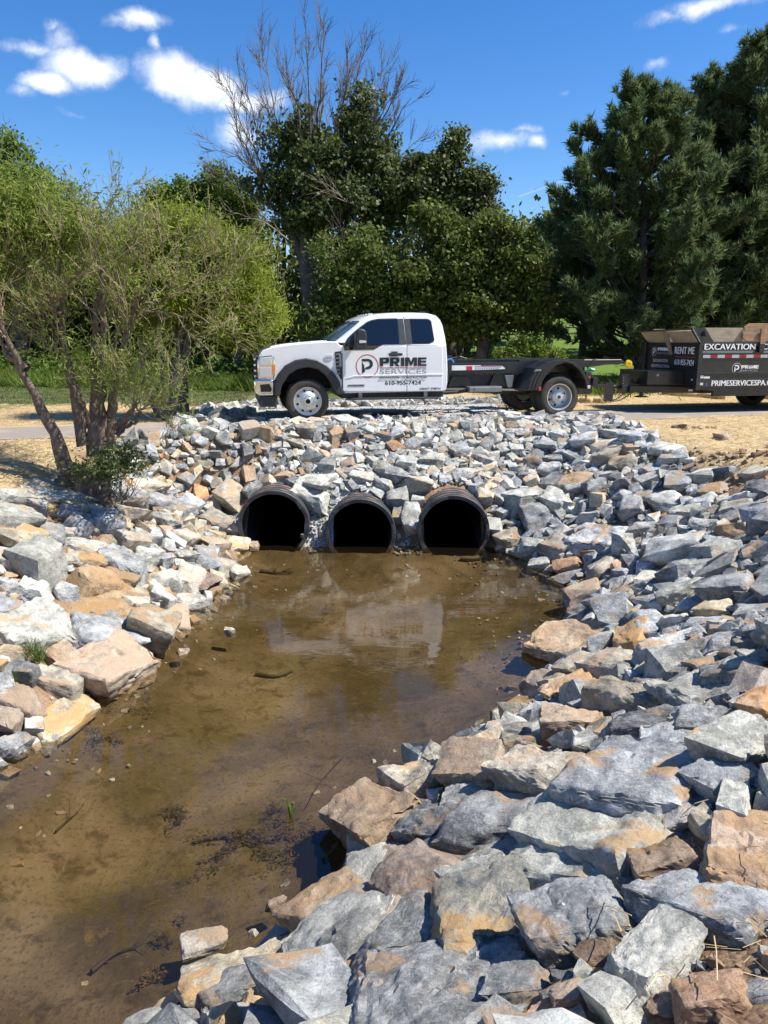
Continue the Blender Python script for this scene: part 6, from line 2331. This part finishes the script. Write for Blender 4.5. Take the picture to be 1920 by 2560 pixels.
def pine(label, foot, apex, Y, half, n_whorl=17, seed=1, crown0=.10, dome=.75, ntuft=11000):
    """open eastern white pine: whorled limbs with plumes of needles turned up at the tips"""
    t = empty('pine_tree', (0, 0, 0), label=label, cat='tree', group='tall pines beyond the trailer')
    f = place(foot[0], foot[1], Y); a = place(apex[0], apex[1], Y)
    g = float(ground_z(f.x, Y, False)); H = a.z - g
    base = np.array([f.x, Y, g - .2]); top = np.array([a.x, Y, a.z - .2])
    P, q = resample(np.array([base, (base + top) / 2 + np.array([.1, 0, 0]), top]), [.17, .11, .03], 14)
    limbs, tips = [], []
    Rm = half * Y * 1.03 / FPX
    for w in range(n_whorl):
        fz = crown0 + (1 - crown0) * (w / n_whorl) ** 1.0
        z = fz * H
        prof = min(1.0, ((1 - fz) ** dome) * 1.5) * (.72 + .28 * min(1, fz / .2))
        nb = random.randint(5, 7)
        ph = random.uniform(0, 2 * PI)
        i = fz * 13; k = min(int(i), 12); c = P[k] + (P[k + 1] - P[k]) * (i - k)
        for b in range(nb):
            an = ph + 2 * PI * b / nb + random.uniform(-.25, .25)
            L = Rm * prof * random.uniform(.65, 1.0) + .3
            d = np.array([math.cos(an), math.sin(an), random.uniform(-.02, .25) + .55 * fz])
            Q, r_ = wander(c, d, L, .05 * (1 - fz) + .018, .010, 7, .06, .045)
            limbs.append((Q, r_))
            ns = int(3 + L * 2.4)
            for s in range(ns):
                ff = random.uniform(.12, 1) * 7; kk = min(int(ff), 6)
                p = Q[kk] + (Q[kk + 1] - Q[kk]) * (ff - kk)
                dd = (Q[kk + 1] - Q[kk]); dd = dd / np.linalg.norm(dd) + rand_unit(1)[0] * .55 + np.array([0, 0, .28])
                S, sr = wander(p, dd, random.uniform(.45, .95) * (1 - .3 * fz), .012, .005, 4, .08, .06)
                limbs.append((S, sr)); tips.append(S)
            tips.append(Q[-4:])
    for s in range(10):
        S, sr = wander(top, rand_unit(1)[0] * .35 + np.array([0, 0, 1]), .6, .015, .004, 3, .05); limbs.append((S, sr)); tips.append(S)
    # needle tufts along the last part of every twig
    C, D = [], []
    per = max(2, int(ntuft / len(tips)))
    for S in tips:
        for _ in range(per):
            ff = random.uniform(.25, 1) ** .8 * (len(S) - 1); kk = min(int(ff), len(S) - 2)
            C.append(S[kk] + (S[kk + 1] - S[kk]) * (ff - kk) + rng.normal(0, .05, 3)); dd = S[kk + 1] - S[kk]; D.append(dd / np.linalg.norm(dd))
    C = np.array(C); D = np.array(D); m = len(C)
    NB = 6
    idx = np.repeat(np.arange(m), NB)
    A = D[idx] * .75 + rand_unit(m * NB) * .85 + np.array([0, 0, .18]); A /= np.linalg.norm(A, axis=1)[:, None]
    Wd = np.cross(A, rand_unit(m * NB)); Wd /= np.linalg.norm(Wd, axis=1)[:, None]
    ln = rng.uniform(.15, .27, m * NB)[:, None]
    C2 = C[idx]
    V = np.stack([C2 - Wd * .024, C2 + Wd * .024, C2 + A * ln], 1).reshape(-1, 3)
    F = np.arange(len(V)).reshape(-1, 3)
    tubes_np('trunk', [(P, q)], BARKG, t, 9)
    tubes_np('limbs', limbs, BARKG, t, 3)
    mesh_np('needles', V, F, NEEDLE, parent=t)


pine('broad domed pine left of the dark trailer, nearest of the pines', (1600, 905), (1610, 240), 23.5, 265, 21, ntuft=30000)
pine('slim pine spire rising between the domed pine and the tallest pine', (1775, 900), (1785, 212), 26, 190, 19, ntuft=15000)
pine('tallest pine, reaching the top right beside the picture edge', (1915, 905), (1905, 118), 25, 250, 21, ntuft=22000)
pine('small low-branched pine standing behind the trailer hitch', (1450, 900), (1470, 600), 27.0, 120, 10, ntuft=7000, crown0=.42)
pine('pine beyond the right picture edge behind the trailer', (2120, 905), (2120, 160), 24.5, 220, 14, ntuft=6000)


def blades(name, label, X, Y, h0, h1, mat, wd=.02, kind='stuff', lean=.35):
    n = len(X)
    Z = gz_at(X, Y)
    h = rng.uniform(h0, h1, n)
    an = rng.uniform(0, 2 * PI, n)
    s = np.stack([np.cos(an), np.sin(an), np.zeros(n)], 1) * wd
    tip = np.stack([rng.normal(0, lean, n) * h, rng.normal(0, lean, n) * h, h], 1)
    B = np.stack([X, Y, Z - .02], 1)
    V = np.stack([B - s, B + s, B + tip], 1).reshape(-1, 3)
    o = mesh_np(name, V, np.arange(3 * n).reshape(-1, 3), mat)
    tag(o, label, kind=kind)
    return o


def ground_cover():
    # tall bright weeds at the edge of the wood, left and behind the truck bed
    n = 26000
    X = rng.uniform(-17, -1.0, n); Y = 24.5 + rng.normal(0, 1.2, n).clip(-2.2, 3) + .3 * np.sin(X * 2)
    keep = vnoise(np.stack([X * .7, Y * .7, X * 0], 1), 5) > -.35
    blades('tall_weeds', 'bright green tall weeds along the edge of the woods', X[keep], Y[keep], .15, .55, LEAF_WEED, .02, lean=.6)
    wb = []
    for k in range(110):
        x = random.uniform(-17, -1.5); y = 25.2 + random.uniform(-1.3, 1.6); h = random.uniform(.2, .65); wb.append((x, y, float(ground_z(x, y, False)) + h * .7, random.uniform(.5, 1.1), .5, h))
    o = foliage('undergrowth', wb, 16000, .13, leaf_material('undergrowth_leaves', (.045, .08, .012), (.13, .20, .035), .35, .3), None, clump=.3)
    tag(o, 'leafy undergrowth along the foot of the woods', kind='stuff')
    n = 9000
    X = rng.normal(5.6, 1.3, n).clip(3.0, 9.5); Y = rng.normal(22.0, .8, n)
    blades('tall_weeds', 'bright green grass behind the truck bed', X, Y, .15, .5, LEAF_WEED, .02, lean=.6)
    s = empty('leafy_bush', (5.3, 21.5, 1.6), label='sunlit bright green bush behind the truck bed', cat='bush')
    bl = [px_blob(px, py, rx, ry, 21.5) for px, py, rx, ry in ((1285, 890, 45, 20), (1330, 872, 40, 24), (1370, 890, 45, 22), (1300, 862, 24, 18), (1410, 900, 40, 14))]
    bl = [(b[0] - 5.3, b[1] - 21.5, b[2] - 1.6) + b[3:] for b in bl]
    foliage('leaves', bl, 7000, .10, LEAF_WEED, s, ratio=.4, clump=.2)
    tubes_np('stems', [wander((random.uniform(-1, 1), 0, -.1), (random.uniform(-.4, .4), 0, 1), .8, .015, .004, 4) for _ in range(20)], BARKG, s, 3)
    # short turf
    n = 30000
    X = rng.uniform(-16, -3.5, n); Y = rng.uniform(16.2, 24, n)
    keep = ground_mask(X, Y)[1] > .5
    blades('lawn_grass', 'short dull green grass beyond the straw on the left', X[keep], Y[keep], .03, .08, leaf_material('short_turf', (.07, .078, .032), (.15, .155, .075), .3, .2), .012)
    # straw strands
    n = 60000
    X = np.r_[rng.uniform(-9, -2.2, n // 2), rng.uniform(2.4, 11, n // 2)]; Y = np.r_[rng.uniform(5, 18, n // 2), rng.uniform(5, 22, n // 2)]
    q = road_q(X, Y); s, g, gv = ground_mask(X, Y)
    keep = (s > .3) & ((q < .05) | (q > 2.2)); X, Y = X[keep], Y[keep]
    X2 = rng.uniform(1.0, 2.6, 650); Y2 = rng.uniform(1.2, 3.6, 650)
    X = np.r_[X, X2]; Y = np.r_[Y, Y2]
    m = len(X); Z = gz_at(X, Y) + rng.uniform(.004, .03, m)
    ln = rng.uniform(.06, .20, m); ln[-650:] = rng.uniform(.03, .12, 650)
    wdt = np.full(m, .0065); wdt[-650:] = .0018
    Z[-650:] += rng.uniform(0, .035, 650)
    an = rng.uniform(0, PI, m)
    A = np.stack([np.cos(an), np.sin(an), rng.normal(0, .12, m)], 1); W_ = np.stack([-np.sin(an), np.cos(an), rng.normal(0, .3, m)], 1)
    V, F = leaf_quads(np.stack([X, Y, Z], 1), A, W_, ln, wdt)
    V = V.reshape(-1, 4, 3)
    # parallel-sided strands
    V[:, 1] = V[:, 2] + (W_ * wdt[:, None]); V[:, 3] = V[:, 0] + (W_ * wdt[:, None])
    V = V[:, [0, 2, 1, 3]].reshape(-1, 3)
    o = mesh_np('straw', V, F, leaf_material('dry_straw', (.40, .29, .13), (.78, .64, .38), .25, .4))
    tag(o, 'loose golden straw strands over the bare soil', kind='stuff')
    # a few single stalks lying over the nearest stones
    mat = simple('straw_stalk', (.62, .47, .24), .6, var=.2)
    for k, (a, b, dz) in enumerate([((1505, 2325), (1545, 2420), .12), ((1465, 2345), (1570, 2385), .13), ((1775, 2425), (1780, 2560), .12), ((1655, 2510), (1610, 2560), .1), ((1855, 2180), (1920, 2215), .1), ((1830, 2375), (1905, 2430), .1), ((1700, 2080), (1765, 2052), .08), ((1770, 2225), (1765, 2180), .08)]):
        p, q_ = hit_ground(*a), hit_ground(*b)
        p.z += dz; q_.z += dz + .02
        bm = bmesh.new(); mid = (p + q_) / 2 + Vector((0, 0, .02)); add_tube(bm, [p, mid, q_], .0018, 5)
        o = bm_obj('straw_stalk', bm, mat)
        o['kind'] = 'stuff'
    # grass tuft among the left stones
    for (px, py, lab, n, h) in [(92, 1664, 'small green grass tuft between the left bank rocks', 160, .16), (28, 1726, 'tiny grass sprig near the left edge', 60, .09)]:
        c = hit_ground(px, py)
        an = rng.uniform(0, 2 * PI, n); rr = rng.uniform(0, .09, n)
        X, Y = c.x + rr * np.cos(an), c.y + rr * np.sin(an)
        o = blades('grass_tuft', lab, X, Y, h * .6, h + .08, LEAF_WEED, .004, kind=None, lean=.45)
        o.data.transform(Matrix.Translation((0, 0, .1)))
        if 'kind' in o: del o['kind']
        tag(o, lab, 'grass tuft')


ground_cover()


# ------------------------------------------------------------------ fence on the hill
def build_fence():
    m = simple('weathered_fence_rail', (.16, .13, .10), .9, var=.3)
    Y = 46
    p = place(1393, 866, Y)
    t = empty('rail_fence', (p.x, Y, float(ground_z(p.x, Y, False))), label='dark wooden rail fence on the far green hillside', cat='fence')
    for k in range(-4, 6):
        x = k * 2.4
        g = float(ground_z(p.x + x, Y, False)) - t.location.z
        bm = bmesh.new(); add_box(bm, x - .07, x + .07, -.07, .07, g - .2, g + 1.05); bm_obj('post', bm, m, t, bevel=.02)
        for z in (.42, .78):
            bm = bmesh.new(); add_tube(bm, [(x, random.uniform(-.04, .04), g + z), (x + 1.2, 0, g + z - .03), (x + 2.4, 0, g + z + random.uniform(-.04, .04))], .055, 6); bm_obj('rail', bm, m, t)


build_fence()


# ------------------------------------------------------------------ straw wattles with stakes
def wattle(a, b, label, stake):
    P0 = hit_ground(*a); P1 = hit_ground(*b)
    t = empty('straw_wattle', P0, label=label, cat='straw wattle', group='straw erosion rolls beyond the path')
    d = P1 - P0
    pts = [(d.x * k / 14, d.y * k / 14 + .05 * math.sin(k * .9), float(gz_at(P0.x + d.x * k / 14, P0.y + d.y * k / 14)) - P0.z + .05) for k in range(15)]
    bm = bmesh.new(); add_tube(bm, pts, [.09 + .012 * math.sin(k * 2.2) for k in range(15)], 12)
    bm_obj('roll', bm, simple('netted_straw', (.50, .36, .18), .95, var=.4, scale=18, bumpk=1.0), t, smooth=True)
    for s in stake:
        c = Vector(pts[s])
        bm = bmesh.new(); add_box(bm, c.x - .02, c.x + .02, c.y - .13, c.y - .09, c.z - .1, c.z + .42); bm_obj('stake', bm, simple('wooden_stake', (.32, .18, .10), .8), t)


wattle((1440, 1006), (1512, 1008), 'short straw erosion roll right of the rear wheel with one stake', [4])
wattle((1655, 986), (1812, 998), 'long straw erosion roll behind the trailer tongue', [1, 12])
wattle((1870, 992), (1990, 1002), 'straw erosion roll between the trailer wheels', [3])


# ------------------------------------------------------------------ things in the stream
def stream_things():
    bark = simple('waterlogged_wood', (.05, .035, .02), .8, var=.4)
    def stick(pts, r, label, name='sunken_stick'):
        L = []
        P = [hit_ground(*p) for p in pts]
        for p in P: p.z = min(p.z + .03, -.03)
        Q, q = resample(np.array([tuple(p) for p in P]), [r, r * .7, r * .3], 8)
        L.append((Q, q)); sprout(L, Q, q, 1, .14, .9, 0, (3, 5), .2, .002)
        for l in L: l[0][:, 2] = np.minimum(l[0][:, 2], -.015)
        o = tubes_np(name, L, bark, None, 5); tag(o, label, 'stick')
    stick([(860, 1898), (800, 1960), (765, 2030)], .006, 'thin forked dark twig under water left of the cream boulder')
    stick([(640, 1690), (690, 1700), (735, 1682)], .025, 'dark sunken branch below the lone brown stream stone')
    stick([(490, 2110), (570, 2095), (640, 2120)], .02, 'dark weed-covered branch in the middle of the near pool')
    stick([(230, 2440), (290, 2390), (350, 2375)], .014, 'slender dark stick on the near stream bed')
    stick([(45, 1900), (80, 1870), (105, 1855)], .018, 'dark stick beside the bottom left bank stones')
    stick([(140, 2088), (170, 2060), (200, 2035)], .008, 'thin stick in the shaded left water')
    stick([(650, 1432), (690, 1438), (735, 1434)], .03, 'dark sunken branch in front of the left pipe')
    stick([(1150, 1402), (1180, 1404), (1205, 1400)], .03, 'short dark branch in front of the right pipe')
    # algae-covered weed beds
    m = leaf_material('ochre_algae', (.08, .055, .014), (.19, .13, .035), .2, .2); md = leaf_material('dark_water_weed', (.035, .03, .014), (.085, .068, .035), .1, .2)
    for (px, py, rx, ry, n, mat, lab) in [(640, 2095, 150, 28, 1500, m, 'ochre algae bed around the green blades'), (735, 2120, 60, 40, 900, m, 'ochre algae beside the steep white boulder'), (600, 2150, 110, 45, 1300, md, 'dark water weed bed in the near pool'),
                                          (700, 2040, 45, 30, 500, md, 'dark sunken twig clump near the boulders'), (440, 2045, 45, 28, 500, md, 'dark weed clump in mid pool'), (385, 2450, 38, 20, 350, m, 'small yellow algae clump by the flat cream rock'), (420, 2345, 40, 40, 350, md, 'dark weed sprig above the flat cream rock'),
                                          (330, 1760, 60, 25, 500, md, 'dark leaf litter by the left bank'), (270, 1850, 70, 30, 500, md, 'dark litter bed near the small white block'), (820, 1560, 60, 18, 260, md, 'dark patch of litter in mid stream')]:
        c = hit_ground(px, py); k = abs(c.y) / FPX
        an = rng.uniform(0, 2 * PI, n); rr = np.sqrt(rng.random(n)) * (1 + .35 * np.sin(an * 3 + px)) * rng.uniform(.7, 1.25, n)
        X = c.x + rr * np.cos(an) * rx * k * 1.1; Y = c.y + rr * np.sin(an) * ry * k * 2.0
        keep = vnoise(np.stack([X * 12, Y * 12, X * 0], 1), px) + .6 * vnoise(np.stack([X * 30, Y * 30, X * 0], 1), px) > .05; X, Y = X[keep], Y[keep]
        Z = np.minimum(gz_at(X, Y) + rng.uniform(.0, .06, len(X)), -.012)
        A = rand_unit(len(X)); A[:, 2] *= .3
        Wd = np.cross(A, rand_unit(len(X)) * .3 + np.array([0, 0, 1])); Wd /= np.linalg.norm(Wd, axis=1)[:, None] + 1e-9
        V, F = leaf_quads(np.stack([X, Y, Z], 1), A, Wd, rng.uniform(.012, .04, len(X)), rng.uniform(.006, .014, len(X)))
        o = mesh_np('water_weed', V, F, mat); tag(o, lab, kind='stuff')
    # small stones on the bed
    var = [hull_mesh(9, (1.1, .85, .5)) for _ in range(12)]
    items = []
    while len(items) < 110:
        x = random.uniform(-3, 2.4); y = random.uniform(2, 10.7); sdv = float(shore_distance(x, y))
        if -.9 < sdv < -.03 and random.random() < math.exp(sdv * 3) + .12: items.append((x, y, float(gz_at(x, y)), random.uniform(.02, .08) * random.uniform(.6, 1.3)))
    heap_mesh('bed_pebbles', items, var, -.12, 'small silt-covered stones lying on the stream bed')
    # two green blades standing out of the water
    for (px, py, lab, dirs) in [(730, 2105, 'upright green grass blades standing in the near pool', [(-.05, .0, .20), (.02, .0, .16), (-.03, .05, .12)]), (800, 2185, 'bent green grass blade arching over the water', [(.16, -.02, .10), (.06, -.05, .05)])]:
        c = hit_ground(px, py); c.z = -.05
        bm = bmesh.new()
        for d in dirs:
            d = Vector(d); p1 = c + d * .55 + Vector((0, 0, .06)); p2 = c + d + Vector((d.x * .3, 0, -.02))
            s = Vector((.006, .004, 0))
            a = [bm.verts.new(c - s), bm.verts.new(c + s), bm.verts.new(p1 + s * 1.2), bm.verts.new(p1 - s * 1.2), bm.verts.new(p2)]
            bm.faces.new(a[:4]); bm.faces.new((a[3], a[2], a[4]))
        o = bm_obj('grass_sprig', bm, LEAF_WEED); tag(o, lab, 'grass')


stream_things()
